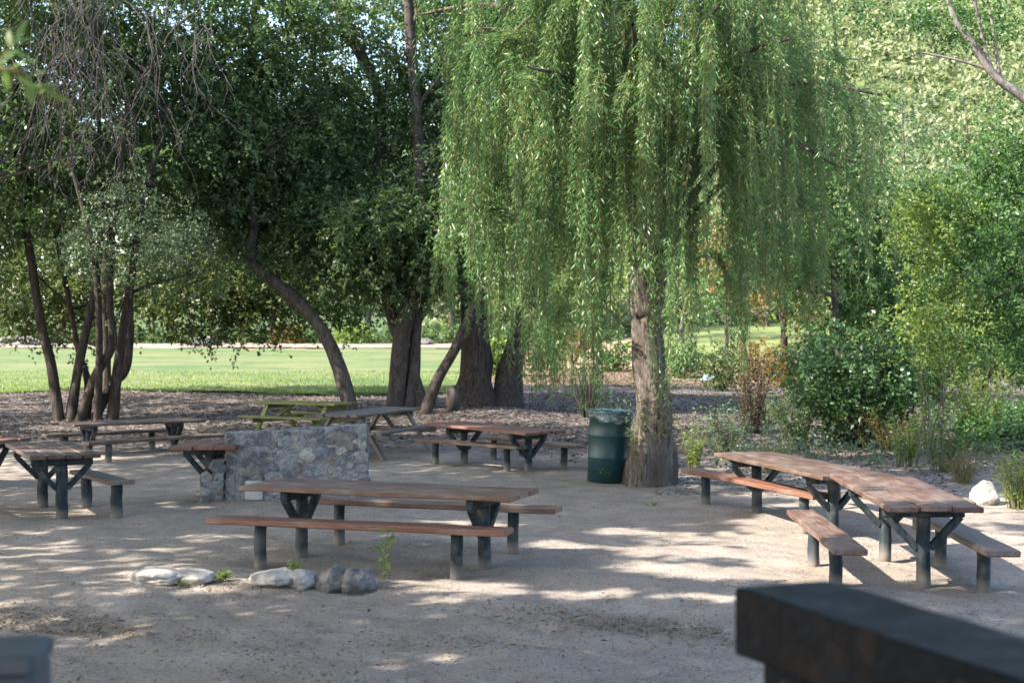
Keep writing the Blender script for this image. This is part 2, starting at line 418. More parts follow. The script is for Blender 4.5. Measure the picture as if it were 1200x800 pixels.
def catmull(pts, rad, sub=5):
    pts = [Vector(p) for p in pts]; P2 = []; R2 = []
    for i in range(len(pts) - 1):
        p0 = pts[max(i - 1, 0)]; p1 = pts[i]; p2 = pts[i + 1]; p3 = pts[min(i + 2, len(pts) - 1)]
        for k in range(sub):
            t = k / sub
            P2.append(0.5 * ((2 * p1) + (p2 - p0) * t + (2 * p0 - 5 * p1 + 4 * p2 - p3) * t * t + (3 * p1 - p0 - 3 * p2 + p3) * t ** 3))
            R2.append(rad[i] * (1 - t) + rad[i + 1] * t)
    P2.append(pts[-1]); R2.append(rad[-1])
    return P2, R2

# ------------------------------------------------------------------ light mask: gaps shaped into the unseen overhead canopy to place the sun patches
def project_px(x, y, z):
    y = np.maximum(y, 0.5)
    return 600 + x / y * F, HOR + (CAMZ - z) / y * F

LIT = [  # px, py, half-width, half-height, strength
    (900, 650, 170, 34, 1.0), (985, 640, 130, 46, 1.6), (1010, 612, 130, 26, 1.3), (1150, 655, 80, 34, 1.1), (770, 622, 70, 9, 0.85),
    (900, 575, 60, 10, 0.5), (700, 695, 90, 8, 0.55), (1150, 600, 60, 20, 1.0),
    (540, 690, 80, 12, 1.1), (195, 676, 60, 10, 1.0), (310, 686, 50, 7, 0.7), (560, 612, 60, 5, 0.75), (670, 640, 60, 7, 0.8),
    (130, 601, 110, 3.5, 0.7), (260, 628, 50, 4, 0.6), (640, 768, 260, 6, 0.32), (40, 722, 60, 6, 0.35), (440, 728, 110, 5, .3),
    (600, 545, 30, 2, 0.6), (545, 483, 50, 4, 0.4), (170, 545, 60, 1.5, 0.5), (840, 700, 60, 8, .6),
]
def lit_mask(gx, gy):
    px, py = project_px(gx, gy, 0.0)
    m = np.zeros_like(px)
    for (cx, cy, w, h, s) in LIT:
        q = ((px - cx) / w) ** 2 + ((py - cy) / h) ** 2
        m = np.maximum(m, 1.35 * s * np.clip(1.7 - q, 0, 1))
    streak = 0.5 + 0.5 * np.sin(gy * 5.2 + 1.3 * np.sin(gx * 0.9) + 0.7 * gx)
    m = m * (0.5 + 0.75 * streak)
    m = np.where((px > 800) & (gy > 21), 0.75, m)          # sunny side beyond the right-hand tables
    m = np.where(gy > 47, 1.0, m)
    return np.clip(m, 0, 1)

SUN_D = np.array([SUN_H[0] * math.cos(SUN_EL), SUN_H[1] * math.cos(SUN_EL), math.sin(SUN_EL)])
LITV = []   # (x, y, z, radius): places in the crowns that a gap cut overhead lets the sun reach
for (px_, py_, d_, r_) in [(660, 160, 18.8, .75), (760, 35, 18.5, .8), (700, 235, 18.7, .6), (900, 290, 19.3, .8), (600, 70, 19, .6), (850, 120, 18.8, .7), (640, 330, 19.4, .5), (960, 190, 19.8, .7), (800, 200, 18.5, .5),
                           (575, 200, 19.4, .5), (720, 400, 19.8, .45), (940, 60, 19, .7), (770, 510, 20.2, .35), (690, 80, 18.6, .4), (830, 330, 19.2, .4),
                           (185, 275, 33.5, 1.0), (120, 250, 34, .8), (385, 90, 40, 1.6), (420, 290, 36, .8), (330, 120, 37, .9), (500, 220, 36, .8), (300, 240, 37, .7), (60, 330, 34, .7), (240, 350, 36, .8), (470, 60, 38, 1.0), (350, 300, 36, .6),
                           (560, 440, 37.5, .5), (610, 440, 37.5, .3), (400, 440, 36.5, .4), (120, 120, 31.5, .6), (35, 90, 3.0, .22), (5, 80, 3.0, .2)]:
    LITV.append(((px_ - 600) / F * d_, d_, CAMZ - (py_ - HOR) / F * d_, r_))
def sun_gap(p):
    x, y, z = p[:, 0], p[:, 1], p[:, 2]
    gx = x - SUN_H[0] * z / math.tan(SUN_EL); gy = y - SUN_H[1] * z / math.tan(SUN_EL)
    g = lit_mask(gx, gy)
    for (a, b, c, r) in LITV:
        q = p - np.array([a, b, c]); t = q @ SUN_D
        dist = np.linalg.norm(q - t[:, None] * SUN_D, axis=1)
        g = np.maximum(g, np.where(t > 0, np.clip(1.9 * (1.25 - dist / r), 0, 1), 0))
    for (a, b, c, r, sc, lim) in FLECK:
        q = p - np.array([a, b, c]); t = q @ SUN_D; e = q - t[:, None] * SUN_D; dist = np.linalg.norm(e, axis=1)
        u1 = e[:, 1] * SUN_D[0] - e[:, 0] * SUN_D[1]; u2 = e[:, 2]
        f = np.sin(u1 / sc + 1.7 * np.sin(u2 / sc * .8 + a)) + np.sin(u2 / sc * 1.15 + 1.4 * np.sin(u1 / sc * .7 + b)) + .6 * np.sin((u1 + u2) / sc * 2.3)
        g = np.maximum(g, np.where((t > 0) & (dist < r) & (f > lim), .97, 0))
    return g
FLECK = [(2.1, 20, 5.8, 4.2, .62, .05), (-7.5, 35, 7.0, 7.0, .6, .1), (-2.0, 37, 6.0, 5.0, .6, .1), (-11, 33, 5, 4, .5, .25)]  # fleck pattern cut into the unseen crowns so sun dapples these trees

def clump_leaves(blobs, nl, cl_r, ln, wd, rng, surf=0.5, flat=0.65, droop=0.35, cull=None, jitter_n=1.0):
    """leaf clumps through ellipsoid blobs: (cx,cy,cz,rx,ry,rz,n_clumps)"""
    C = []
    for (cx, cy, cz, rx, ry, rz, n) in blobs:
        d = unit(rng.normal(size=(n, 3))); r = surf + (1 - surf) * rng.random(n) ** 0.6
        # uneven outline
        lump = 1 + 0.22 * np.sin(d[:, 0] * 5 + cx) * np.cos(d[:, 1] * 4 + cz) + 0.15 * np.sin(d[:, 2] * 7 + cy)
        C.append(np.array([cx, cy, cz]) + d * (r * lump)[:, None] * np.array([rx, ry, rz]))
    C = np.concatenate(C)
    if cull is not None: C = C[cull(C)]
    n = len(C)
    size = cl_r * rng.uniform(0.6, 1.35, n)
    k = nl
    sz = np.repeat(size, k)
    nt_ = max(3, k // 9)                                   # twigs per clump
    td = rng.normal(size=(n, nt_, 3)); td[..., 2] = td[..., 2] * flat - droop * .6
    td = unit(td); tb = rng.normal(size=(n, nt_, 3)) * .28 * size[:, None, None]
    ti = rng.integers(0, nt_, (n, k)); ii = np.arange(n)[:, None]
    T_ = td[ii, ti]; u = rng.random((n, k, 1)) ** .8
    off = tb[ii, ti] + T_ * u * (1.25 * size)[:, None, None]
    off[..., 2] -= (u[..., 0] ** 2) * .35 * size[:, None]
    pos = (C[:, None, :] + off + rng.normal(size=(n, k, 3)) * .03).reshape(-1, 3)
    T_ = T_.reshape(-1, 3)
    side = rng.normal(size=(n * k, 3)); dr = unit(T_ * .7 + side * .55 + np.array([0, 0, -droop * .5]))
    tn = unit(np.array([0, 0, 1.0]) + rng.normal(size=(n, nt_, 3)) * .5)[ii, ti].reshape(-1, 3)
    nrm = unit(tn + rng.normal(size=(n * k, 3)) * .5 * jitter_n)
    l = ln * rng.uniform(0.65, 1.3, n * k); w = wd * rng.uniform(0.7, 1.25, n * k)
    return pos, dr, nrm, l, w

def limbs(mb, start, dirs_n, rng, length, r0, levels=2, up=0.35, n=6):
    """recursive branches into a crown"""
    def rec(p, d, l, r, lev):
        pts = [p]; rr = [r]; q = p.copy(); dd = d.copy()
        for i in range(4):
            dd = (dd + Vector((rng.normal() * .22, rng.normal() * .22, rng.normal() * .15 + up * .15))).normalized()
            q = q + dd * l / 4; pts.append(q.copy()); rr.append(r * (1 - 0.17 * (i + 1)))
        mb.tube(pts, rr, n if lev == levels else 5, False)
        if lev > 0:
            for k in range(3):
                i = int(rng.integers(2, 5))
                nd = (dd + Vector((rng.normal() * .7, rng.normal() * .7, rng.normal() * .4))).normalized()
                rec(pts[i], nd, l * 0.62, rr[i] * 0.6, lev - 1)
    for d in dirs_n: rec(Vector(start), Vector(d).normalized(), length, r0, levels)

exec_later = []
# ================================================================== GROUND
def grid_axis(segs):
    out = []
    for a, b, s in segs: out.extend(np.arange(a, b, s))
    out.append(segs[-1][1]); return np.array(out)
def sheet(name, xs, ys, mat, dz=0.0, keep=None, kind='structure'):
    X, Y = np.meshgrid(xs, ys); Z = H(X, Y) + dz
    V = np.stack([X, Y, Z], -1).reshape(-1, 3)
    nx = len(xs); ny = len(ys)
    i = np.arange((ny - 1) * (nx - 1)); r = i // (nx - 1); c = i % (nx - 1); a = r * nx + c
    Q = np.stack([a, a + 1, a + 1 + nx, a + nx], -1)
    if keep is not None:
        cen = V[Q].mean(1); Q = Q[keep(cen[:, 0], cen[:, 1])]
        used, inv = np.unique(Q, return_inverse=True); V = V[used]; Q = inv.reshape(-1, 4)
    o = np_mesh(name, V, Q, mat, None, True); o['kind'] = kind
    return o
xs = grid_axis([(-420, -60, 20), (-60, -16, 2.0), (-16, -6, 0.25), (-6, 6, 0.05), (6, 16, 0.25), (16, 60, 2.0), (60, 420.1, 20)])
ys = grid_axis([(-40, 0, 5), (0, 8, .5), (8, 16, 0.06), (16, 30, 0.15), (30, 60, 0.5), (60, 130, 2), (130, 420.1, 12)])
sheet('ground', xs, ys, M['ground'], 0.0, lambda x, y: ~((y > 136) & (x > -110) & (x < 400)))

def lawn_keep(x, y):
    e = 0.7 * np.sin(x * 0.5) + 0.5 * np.sin(x * 1.3 + 2) + .9 * np.clip(wob(x, y, .8, 2), -1, 1)
    return (y > 47.8 + e) & (y < 95 + e) & (x < -2.0 + 0.02 * (y - 50) + 0.5 * np.sin(y * .6))
sheet('lawn', grid_axis([(-90, -30, 1.5), (-30, 3, 0.3)]), grid_axis([(46, 60, 0.3), (60, 98, 1.0)]), M['lawn'], 0.07, lawn_keep)
sheet('sand_path', grid_axis([(-90, 6.1, 1.5)]), grid_axis([(95.5, 108, 0.9)]), M['sand'], 0.08,
      lambda x, y: (y > 96.3 + 0.6 * np.sin(x * .3)) & (y < 107 + 0.8 * np.sin(x * .21)))
sheet('meadow', grid_axis([(5, 70.1, .8)]), grid_axis([(66, 125, 1.2)]), M['meadow'], 0.07, lambda x, y: (y > 69 + 1.5 * np.sin(x * .4)) & (x > 6.5 + .06 * (y - 66) + np.sin(y * .3)))
sheet('hill', grid_axis([(-120, 420.1, 6)]), grid_axis([(118, 418, 6)]), M['hill'], 0.06)

def lawn_grass():
    n = 26000; y = 47 + 16 * RNG.random(n) ** 1.8; x = -30 + 29 * RNG.random(n)
    e = 0.7 * np.sin(x * 0.5) + 0.5 * np.sin(x * 1.3 + 2); k = y > 47.0 + e; x, y = x[k], y[k]; n = len(x)
    o = leaves('grass', np.stack([x, y, H(x, y) + .05], -1), RNG.normal(size=(n, 3)) * .35 + np.array([0, 0, 1]), RNG.normal(size=(n, 3)) + np.array([0, -1, 0]), RNG.uniform(.06, .16, n), RNG.uniform(.012, .03, n), M['lf_bright'])
    o['kind'] = 'stuff'
lawn_grass()
# fallen leaves: uncountable
def scatter_litter(name, n, gen, ln, wd, mat):
    x, y = gen(n); z = H(x, y) + 0.006 + 0.012 * RNG.random(len(x))
    pos = np.stack([x, y, z], -1); a = RNG.random(len(x)) * 2 * math.pi
    d = np.stack([np.cos(a), np.sin(a), RNG.normal(size=len(x)) * .22], -1)
    nr = np.stack([RNG.normal(size=len(x)) * .35, RNG.normal(size=len(x)) * .35, np.ones(len(x))], -1)
    o = leaves(name, pos, d, nr, ln * (.3 + 1.2 * RNG.random(len(x)) ** 2.2), wd * RNG.uniform(.4, 1.2, len(x)), mat)
    o['kind'] = 'stuff'; return o
def gen_far(n):
    y = 24 + 24 * RNG.random(n); x = (RNG.random(n) - .58) * 0.80 * y
    m = RNG.random(n) < sstep(23, 31, y + 2 * np.sin(x)); return x[m], y[m]
scatter_litter('fallen_leaves', 60000, gen_far, 0.11, 0.06, M['lf_litter'])
def gen_near(n):
    y = 9 + 17 * RNG.random(n) ** 1.3; x = (RNG.random(n) - .5) * 0.78 * y
    w = np.exp(-((y - 10.9 - .1 * x) / 1.0) ** 2) * (x < 1.6) + 0.10 + 0.5 * np.exp(-((y - 12.3) / .4) ** 2) * (x < -1)
    w = w * (0.08 + 1.1 * np.clip(wob(x, y * 1.6, .75, 3) * wob(x * .8, y, 1.7, 1) + .1, 0, 1))
    m = RNG.random(n) < w; return x[m], y[m]
scatter_litter('scattered_leaves', 150000, gen_near, 0.046, 0.022, M['lf_litter_pale'])
def gen_orange(n):
    y = 52 + 16 * RNG.random(n); x = y * (-.02 + 0.24 * RNG.random(n)); return x, y
scatter_litter('orange_leaf_litter', 12000, gen_orange, 0.20, 0.12, M['lf_dry'])
def gen_right(n):
    y = 19 + 22 * RNG.random(n); x = y * (0.10 + 0.32 * RNG.random(n))
    return x, y
scatter_litter('dry_leaf_litter', 16000, gen_right, 0.08, 0.045, M['lf_litter'])
# crumbs of earth and grit
def grit():
    n = 9000
    y = 9 + 9 * RNG.random(n) ** 1.4; x = (RNG.random(n) - .5) * 0.78 * y
    z = H(x, y); r = 0.004 + 0.010 * RNG.random(n) ** 4
    base = np.array([[1, 0, 0], [-.5, .87, 0], [-.5, -.87, 0], [0, 0, .9]])
    V = (np.stack([x, y, z], -1)[:, None] + base[None] * r[:, None, None] * RNG.uniform(.6, 1.4, (n, 4, 1))).reshape(-1, 3)
    t = np.array([[0, 1, 3], [1, 2, 3], [2, 0, 3]])
    Q = (np.arange(n)[:, None, None] * 4 + t[None]).reshape(-1, 3)
    o = np_mesh('gravel', V, Q, M['rock_grey']); o['kind'] = 'stuff'
grit()

# ================================================================== TABLES AND BENCHES
GT = 'picnic tables on the dirt ground'; GB = 'benches beside the picnic tables'
def post_mb(x, y, z0, z1, r=0.06):
    mb = MB(); a = random.random() * 6
    pts = []; rr = []
    for i in range(6):
        t = i / 5; pts.append((x + .004 * math.sin(a + i), y + .004 * math.cos(a + 2 * i), z0 + (z1 - z0) * t)); rr.append(r * (1.04 - .05 * t))
    mb.tube(pts, rr, 14, True, 0, 0.10)
    return mb

def picnic_table(A, B, h, label, legs=(0.16, 0.84), width=0.80, wood='wood', boards=3, legr=0.06):
    """A,B: world xy of the two ends of the tabletop's centre line"""
    A = Vector((A[0], A[1], 0)); B = Vector((B[0], B[1], 0)); c = (A + B) / 2; ln = (B - A).length
    rz = math.atan2(B.y - A.y, B.x - A.x); gz = Hf(c.x, c.y)
    t = thing('picnic_table', label, 'picnic table', (c.x, c.y, gz), rz, GT)
    mb = MB(); gap = 0.014; bw = (width - gap * (boards - 1)) / boards
    for k in range(boards):
        y = -width / 2 + bw / 2 + k * (bw + gap); e = random.uniform(-.02, .02); dz = random.uniform(-.004, .004)
        mb.bar((-ln / 2 + e, y, h - .027 + dz), (ln / 2 + e, y, h - .027 - dz), bw, 0.048, ch=.008, seg=9, jit=.003)
    mb.build('tabletop', M[wood], t)
    ca, sa = math.cos(rz), math.sin(rz)
    for q in legs:
        x = -ln / 2 + q * ln
        wx, wy = c.x + ca * x, c.y + sa * x
        z0 = Hf(wx, wy) - gz - 0.06
        post_mb(x, 0, z0, h - 0.145, legr).build('leg', M['post'], t, True)
        mb = MB(); mb.bar((x, -width * .44, h - .10), (x, width * .44, h - .10), .085, .088, ch=.008); mb.build('crossbeam', M['post'], t)
        for s in (-1, 1):
            mb = MB(); mb.bar((x, s * legr * .9, h - .42), (x, s * width * .40, h - .138), .06, .075, up=(1, 0, 0), ch=.006)
            mb.build('brace', M['post'], t)
    return t

def bench(A, B, h, label, legs=(0.14, 0.86), width=0.26, wood='wood', thick=.055, legr=.056):
    A = Vector((A[0], A[1], 0)); B = Vector((B[0], B[1], 0)); c = (A + B) / 2; ln = (B - A).length
    rz = math.atan2(B.y - A.y, B.x - A.x); gz = Hf(c.x, c.y)
    t = thing('bench', label, 'bench', (c.x, c.y, gz), rz, GB)
    mb = MB(); mb.bar((-ln / 2, 0, h - thick / 2), (ln / 2, 0, h - thick / 2), width, thick, ch=.009, seg=9, jit=.004)
    mb.build('seat', M[wood], t)
    ca, sa = math.cos(rz), math.sin(rz)
    for q in legs:
        x = -ln / 2 + q * ln; z0 = Hf(c.x + ca * x, c.y + sa * x) - gz - .06
        post_mb(x, 0, z0, h - thick - .001, legr).build('leg', M['post'], t, True)
    return t

def xy(px, py, z): p = P(px, py, z); return (p.x, p.y)

# centre set
picnic_table((-2.51, 14.20), (0.12, 13.20), .75, 'long red-brown table in the middle front, between two low red benches', (.165, .855), .80, 'wood')
bench((-2.86, 13.58), (-0.02, 12.72), .46, 'front long bench nearest the row of rocks, below the middle front table', (.17, .83), .27, 'wood_orange')
bench((-2.36, 14.98), (0.46, 14.02), .46, 'back bench on the far side of the middle front table', (.2, .84), .27, 'wood')
# left set (short)
picnic_table((-6.12, 18.35), (-5.18, 16.5), .79, 'short table near the left edge, end on, with slate blue posts', (.2, .88), .80, 'wood', 4, .068)
bench((-5.45, 17.95), (-4.53, 16.6), .45, 'short stubby bench right of the end-on left table', (.16, .84), .27, 'wood_dull', .05, .068)
bench((-7.0, 17.5), (-5.98, 15.95), .46, 'bench cut by the left edge of the photo, beside the end-on table', (.16, .78), .27, 'wood_orange')
picnic_table((-9.3, 20.9), (-7.12, 20.3), .70, 'table at the extreme left edge with only its corner and one post showing', (.16, .86), .8, 'wood_orange')
# small table by the stone wall
picnic_table((-3.82, 18.75), (-3.80, 17.5), .70, 'small square-ended table butting against the stone wall', (.2, .62), .78, 'wood_orange', 3, .075)
# far left set
picnic_table((-7.66, 24.4), (-5.72, 25.8), .56, 'dark table in front of the multi-stemmed tree, far left', (.17, .82), .78, 'wood_dull')
bench((-7.0, 23.3), (-5.10, 25.2), .36, 'reddish bench in front of the dark far left table', (.16, .8), .26, 'wood')
bench((-8.2, 24.9), (-6.3, 26.3), .36, 'bench half hidden behind the dark far left table', (.16, .84), .26, 'wood_dull')
# far centre set
picnic_table((-1.12, 24.1), (0.52, 21.95), .66, 'bright red table between the grey wooden table and the green bin', (.2, .84), .80, 'wood_orange')
bench((-1.55, 23.7), (0.16, 22.15), .42, 'bench on the near left side of the bright red far table', (.17, .86), .26, 'wood')
bench((-0.60, 24.9), (1.08, 22.75), .42, 'bench behind the bright red table, nearer the green bin', (.17, .86), .26, 'wood')
# right sets
picnic_table((2.88, 17.7), (3.62, 14.95), .75, 'farther right table, its end meeting the other right table', (.14, .82), .80, 'wood')
bench((2.30, 18.4), (3.38, 15.45), .46, 'long bench left of the farther right table', (.14, .88), .27, 'wood_orange')
bench((3.95, 18.1), (4.62, 15.5), .46, 'bench hidden behind the farther right table', (.14, .86), .27, 'wood')
picnic_table((3.69, 14.7), (3.585, 12.0), .752, 'nearest right table of three wide red boards, seen end on', (.28, .83), .80, 'wood')
bench((2.90, 14.3), (2.80, 11.75), .45, 'bench left of the nearest right table, its end towards the dark beam', (.3, .74), .28, 'wood')
bench((4.12, 14.2), (4.06, 11.75), .45, 'bench right of the nearest right table, closest to the right edge', (.24, .78), .28, 'wood_dull')

# trestle-frame tables with fixed benches
def a_frame_table(c, ang, ln, h, label, wood):
    gz = Hf(*c)
    t = thing('picnic_table', label, 'picnic table', (c[0], c[1], gz), ang, GT)
    mb = MB(); w = .76; bw = (w - 4 * .012) / 5
    for k in range(5):
        y = -w / 2 + bw / 2 + k * (bw + .012); e = random.uniform(-.03, .03)
        mb.bar((-ln / 2 + e, y, h - .022), (ln / 2 + e, y, h - .022), bw, .044, ch=.006, seg=6, jit=.003)
    mb.build('tabletop', M[wood], t)
    for s in (-1, 1):
        mb = MB()
        for k in range(2):
            y = s * (.66 + k * .14); mb.bar((-ln / 2, y, .45), (ln / 2, y, .45), .13, .042, ch=.006, seg=6, jit=.003)
        mb.build('bench_seat', M[wood], t)
    for x in (-ln * .36, ln * .36):
        for s in (-1, 1):
            mb = MB(); mb.bar((x, s * .74, -.04), (x, s * .26, h - .046), .05, .11, up=(1, 0, 0), ch=.006); mb.build('leg', M[wood], t)
        mb = MB(); mb.bar((x + .052, -.82, .38), (x + .052, .82, .38), .05, .095, ch=.006); mb.build('crossbeam', M[wood], t)
        mb = MB(); mb.bar((x + .052, -.36, h - .09), (x + .052, .36, h - .09), .05, .085, ch=.006); mb.build('cleat', M[wood], t)
        mb = MB(); sg = 1 if x > 0 else -1
        mb.bar((x - sg * .03, 0, .42), (x - sg * .48, 0, h - .05), .06, .06, up=(0, 1, 0), ch=.006); mb.build('brace', M[wood], t)
    return t
a_frame_table((-2.50, 25.15), math.atan2(.93, .36), 2.6, .76, 'grey weathered wooden table with splayed legs behind the stone wall', 'wood_grey')
a_frame_table((-4.25, 29.2), math.radians(-30), 2.1, .74, 'green mossy wooden table with crossed legs, behind the stone wall', 'wood_moss')

# ================================================================== STONE WALL (old hearth)
def stone_wall():
    c = (-2.74, 18.05); gz = Hf(*c)
    t = thing('stone_wall', 'low grey rubble stone wall of an old hearth behind the middle table', 'stone wall', (c[0], c[1], gz), math.radians(3))
    rng = np.random.default_rng(3)
    m, nt = new_mat('rubble_stone')
    g = nt.nodes.new('ShaderNodeNewGeometry')
    v = mapped(nt); f = noise_tex(nt, v, 16, 5, .65)
    cc = ramp(nt, g.outputs['Random Per Island'], [(0, (.13, .138, .15)), (.2, (.205, .21, .22)), (.4, (.155, .168, .19)), (.55, (.24, .235, .23)), (.72, (.18, .168, .16)), (.82, (.22, .23, .242)), (.96, (.30, .295, .285))], 'CONSTANT')
    cc = mixc(nt, 1, cc, ramp(nt, f, [(.3, (.6, .6, .6)), (.7, (1.25, 1.25, 1.25))]), 'MULTIPLY')
    finish(nt, cc, .85, f, .6, .02, .25)
    mort = simple_noise_mat('old_mortar', [(.3, (.15, .143, .135)), (.7, (.31, .30, .285))], 14, 6, .95, .8, .03)
    def rubble(mb, x0, x1, z0, ztop, yf, yb, smin, smax, n_try):
        # mortar core with uneven faces
        nx, nz = 22, 14
        V = []; Fc = []
        def pt(u, w, y):
            x = x0 + (x1 - x0) * u; z = z0 + (ztop(u) - z0) * w
            q = Vector((x * 3, y * 3, z * 3)); 
            return (x + .015 * noise.noise(q * 2), y + .02 * noise.noise(q * 1.7 + Vector((5, 0, 0))), z + .02 * noise.noise(q * 2 + Vector((0, 9, 0))))
        for y in (yf, yb):
            for j in range(nz + 1):
                for i in range(nx + 1): V.append(pt(i / nx, j / nz, y))
        o = (nx + 1) * (nz + 1)
        for j in range(nz):
            for i in range(nx):
                a = j * (nx + 1) + i
                Fc.append((a, a + 1, a + nx + 2, a + nx + 1)); Fc.append((o + a + 1, o + a, o + a + nx + 1, o + a + nx + 2))
        for i in range(nx):
            a = nz * (nx + 1) + i; Fc.append((a, a + 1, o + a + 1, o + a))
        for j in range(nz):
            a = j * (nx + 1); Fc.append((a, a + nx + 1, o + a + nx + 1, o + a)); a += nx; Fc.append((a + nx + 1, a, o + a, o + a + nx + 1))
        mb.add(V, Fc, 1)
        # stones pressed into it
        pl = []
        for face in ('f', 'b', 'l', 'r', 't'):
            for _ in range(n_try):
                u = rng.random(); w = rng.random(); s = rng.uniform(smin, smax)
                asp = rng.uniform(.8, 1.7)
                if face in 'fb': x = x0 + (x1 - x0) * u; z = min(z0 + (ztop(u) - z0) * w, ztop(u) - s * .8); x = min(max(x, x0 + s * .8), x1 - s * .8); y = yf if face == 'f' else yb; nrm = Vector((0, -1 if face == 'f' else 1, 0)); ux = Vector((1, 0, 0)); uz = Vector((0, 0, 1))
                elif face in 'lr':
                    x = x0 if face == 'l' else x1; z = min(z0 + (ztop(0 if face == 'l' else 1) - z0) * w, ztop(0 if face == 'l' else 1) - s * .8); y = yf + (yb - yf) * (.25 + .5 * u); nrm = Vector((-1 if face == 'l' else 1, 0, 0)); ux = Vector((0, 1, 0)); uz = Vector((0, 0, 1))
                else:
                    if rng.random() > .12: continue
                    x = x0 + (x1 - x0) * u; y = yf + (yb - yf) * w; z = ztop(u) - .02; nrm = Vector((0, 0, 1)); ux = Vector((1, 0, 0)); uz = Vector((0, 1, 0))
                p = Vector((x, y, z))
                rx = s * math.sqrt(asp); rz_ = s / math.sqrt(asp)
                bad = False
                for (q, r2) in pl:
                    if (q - p).length < (r2 + (rx + rz_) * .5) * .70: bad = True; break
                if bad: continue
                pl.append((p, (rx + rz_) * .5))
                # lumpy superellipse cap
                nseg = 10; rings = ((0.98, -.02), (1.0, .012), (.9, .03), (.62, .042), (0.28, .046))
                V = []; Fc = []; ph = rng.random() * 6; rot = rng.normal() * .3
                irr = 1 + rng.normal(size=nseg) * .11
                dep = rng.uniform(.25, .6)
                for (rr, dd) in rings:
                    for k in range(nseg):
                        a = 2 * math.pi * k / nseg + ph
                        ca, sa = math.cos(a), math.sin(a)
                        sx = math.copysign(abs(ca) ** .72, ca) * rx * rr * irr[k]; szz = math.copysign(abs(sa) ** .72, sa) * rz_ * rr * irr[k]
                        sx, szz = sx * math.cos(rot) - szz * math.sin(rot), sx * math.sin(rot) + szz * math.cos(rot)
                        V.append(p + ux * sx + uz * szz + nrm * (dd * dep + .006 * rng.normal()))
                for r_ in range(len(rings) - 1):
                    for k in range(nseg):
                        a = r_ * nseg + k; b = r_ * nseg + (k + 1) % nseg
                        Fc.append((a, b, b + nseg, a + nseg))
                Fc.append(tuple((len(rings) - 1) * nseg + k for k in range(nseg)))
                if face in 'brt': pass
                mb.add(V, Fc, 0)
    mb = MB(); rubble(mb, -.86, .89, -.1, lambda u: .84 + .10 * u + .006 * math.sin(u * 17), -.18, .18, .04, .125, 3200)
    w_ = mb.build('rubble_panel', [m, mort], t)
    mb = MB(); rubble(mb, -1.16, -.88, -.12, lambda u: .30 + .2 * u + .05 * math.sin(u * 9), -.24, .2, .04, .10, 160)
    mb.build('buttress', [m, simple_noise_mat('brown_mortar', [(.3, (.10, .085, .07)), (.7, (.22, .19, .165))], 10, 6, .95, .8, .03)], t)['label'] = 'brownish crumbling low end of the wall'
    mb = MB(); mb.bar((-.50, -.232, .02), (-.50, -.232, .26), .22, .06, up=(0, 1, 0), ch=.01, seg=3, jit=.004); mb.build('concrete_block', M['concrete'], t)
stone_wall()

# ================================================================== BIN
def bin_():
    x, y = 1.405, 20.85; gz = Hf(x, y)
    t = thing('litter_bin', 'dark green steel drum used as a bin, leaning by the willow trunk', 'bin', (x, y, gz))
    t.rotation_euler = (math.radians(-1), math.radians(2.2), 0)
    mb = MB(); R = .305
    prof = [(R - .02, 0), (R, .012), (R, .33)] + [(R + .005 * math.sin(math.pi * k / 6), .33 + .05 * k / 6) for k in range(1, 7)] + \
           [(R, .65)] + [(R + .005 * math.sin(math.pi * k / 6), .65 + .05 * k / 6) for k in range(1, 7)] + [(R, .985), (R + .012, .995), (R + .012, 1.012), (R - .006, 1.014), (R - .012, .96), (R - .014, .5)]
    mb.lathe(prof, 40, fn=lambda r, z, a, j: (r * (1 + .008 * math.sin(3 * a + z * 4)), z), cap0=True)
    mb.build('drum', M['bin_green'], t, True)
    mb = MB()
    def bf(r, z, a, j):
        return (r + .008 * math.sin(19 * a + j) + .006 * math.sin(31 * a + 2 * j), z + (.03 * math.sin(2 * a + 1) + .018 * math.sin(7 * a) if j == 0 else .006 * math.sin(9 * a)))
    mb.lathe([(R + .012, .89), (R + .020, .92), (R + .018, .96), (R + .024, 1.0), (R + .016, 1.03), (R - .02, 1.022), (R - .05, .9), (R - .09, .72)], 64, fn=bf)
    mb.build('bin_liner', M['bag'], t, True)
    mb = MB(); mb.lathe([(R + .030, .985), (R + .034, 1.0), (R + .034, 1.035), (R + .02, 1.045), (R * .6, 1.055), (.06, 1.06), (.0, 1.06)], 40, fn=lambda r, z, a, j: (r, z + .005 * math.sin(3 * a)))
    mb.build('lid', M['bin_lid'], t, True)
bin_()

# ================================================================== ROCKS
def rock(px, py, w, dpt, h, mat, label, seed, sink=.3, group=None):
    p = P(px, py, 0)
    import bmesh
    bm = bmesh.new(); bmesh.ops.create_icosphere(bm, subdivisions=5, radius=1)
    rg = np.random.default_rng(seed); pn = unit(rg.normal(size=(15, 3))); ph = rg.uniform(.72, 1.0, 15)
    for v in bm.verts:
        c = v.co.copy().normalized(); dt_ = pn @ np.array(c)
        k = min(1.08, float(np.min(np.where(dt_ > .05, ph / np.maximum(dt_, .05), 9))))
        k *= 1 + .10 * noise.noise(c * 2.1 + Vector((0, seed, 0))) + .05 * noise.noise(c * 6 + Vector((0, 0, seed))) + .03 * noise.noise(c * 15 + Vector((seed, 0, 0)))
        v.co = Vector((c.x * k * w / 2 * 1.12, c.y * k * dpt / 2 * 1.12, c.z * k * h * .72))
    me = bpy.data.meshes.new('rock'); bm.to_mesh(me); bm.free(); me.materials.append(mat)
    me.polygons.foreach_set('use_smooth', [True] * len(me.polygons))
    o = bpy.data.objects.new('rock', me); COL.objects.link(o)
    o.location = (p.x, p.y + dpt * .4, Hf(p.x, p.y + dpt * .4) + h * (.5 - sink))
    return tag(o, label, 'rock', group)
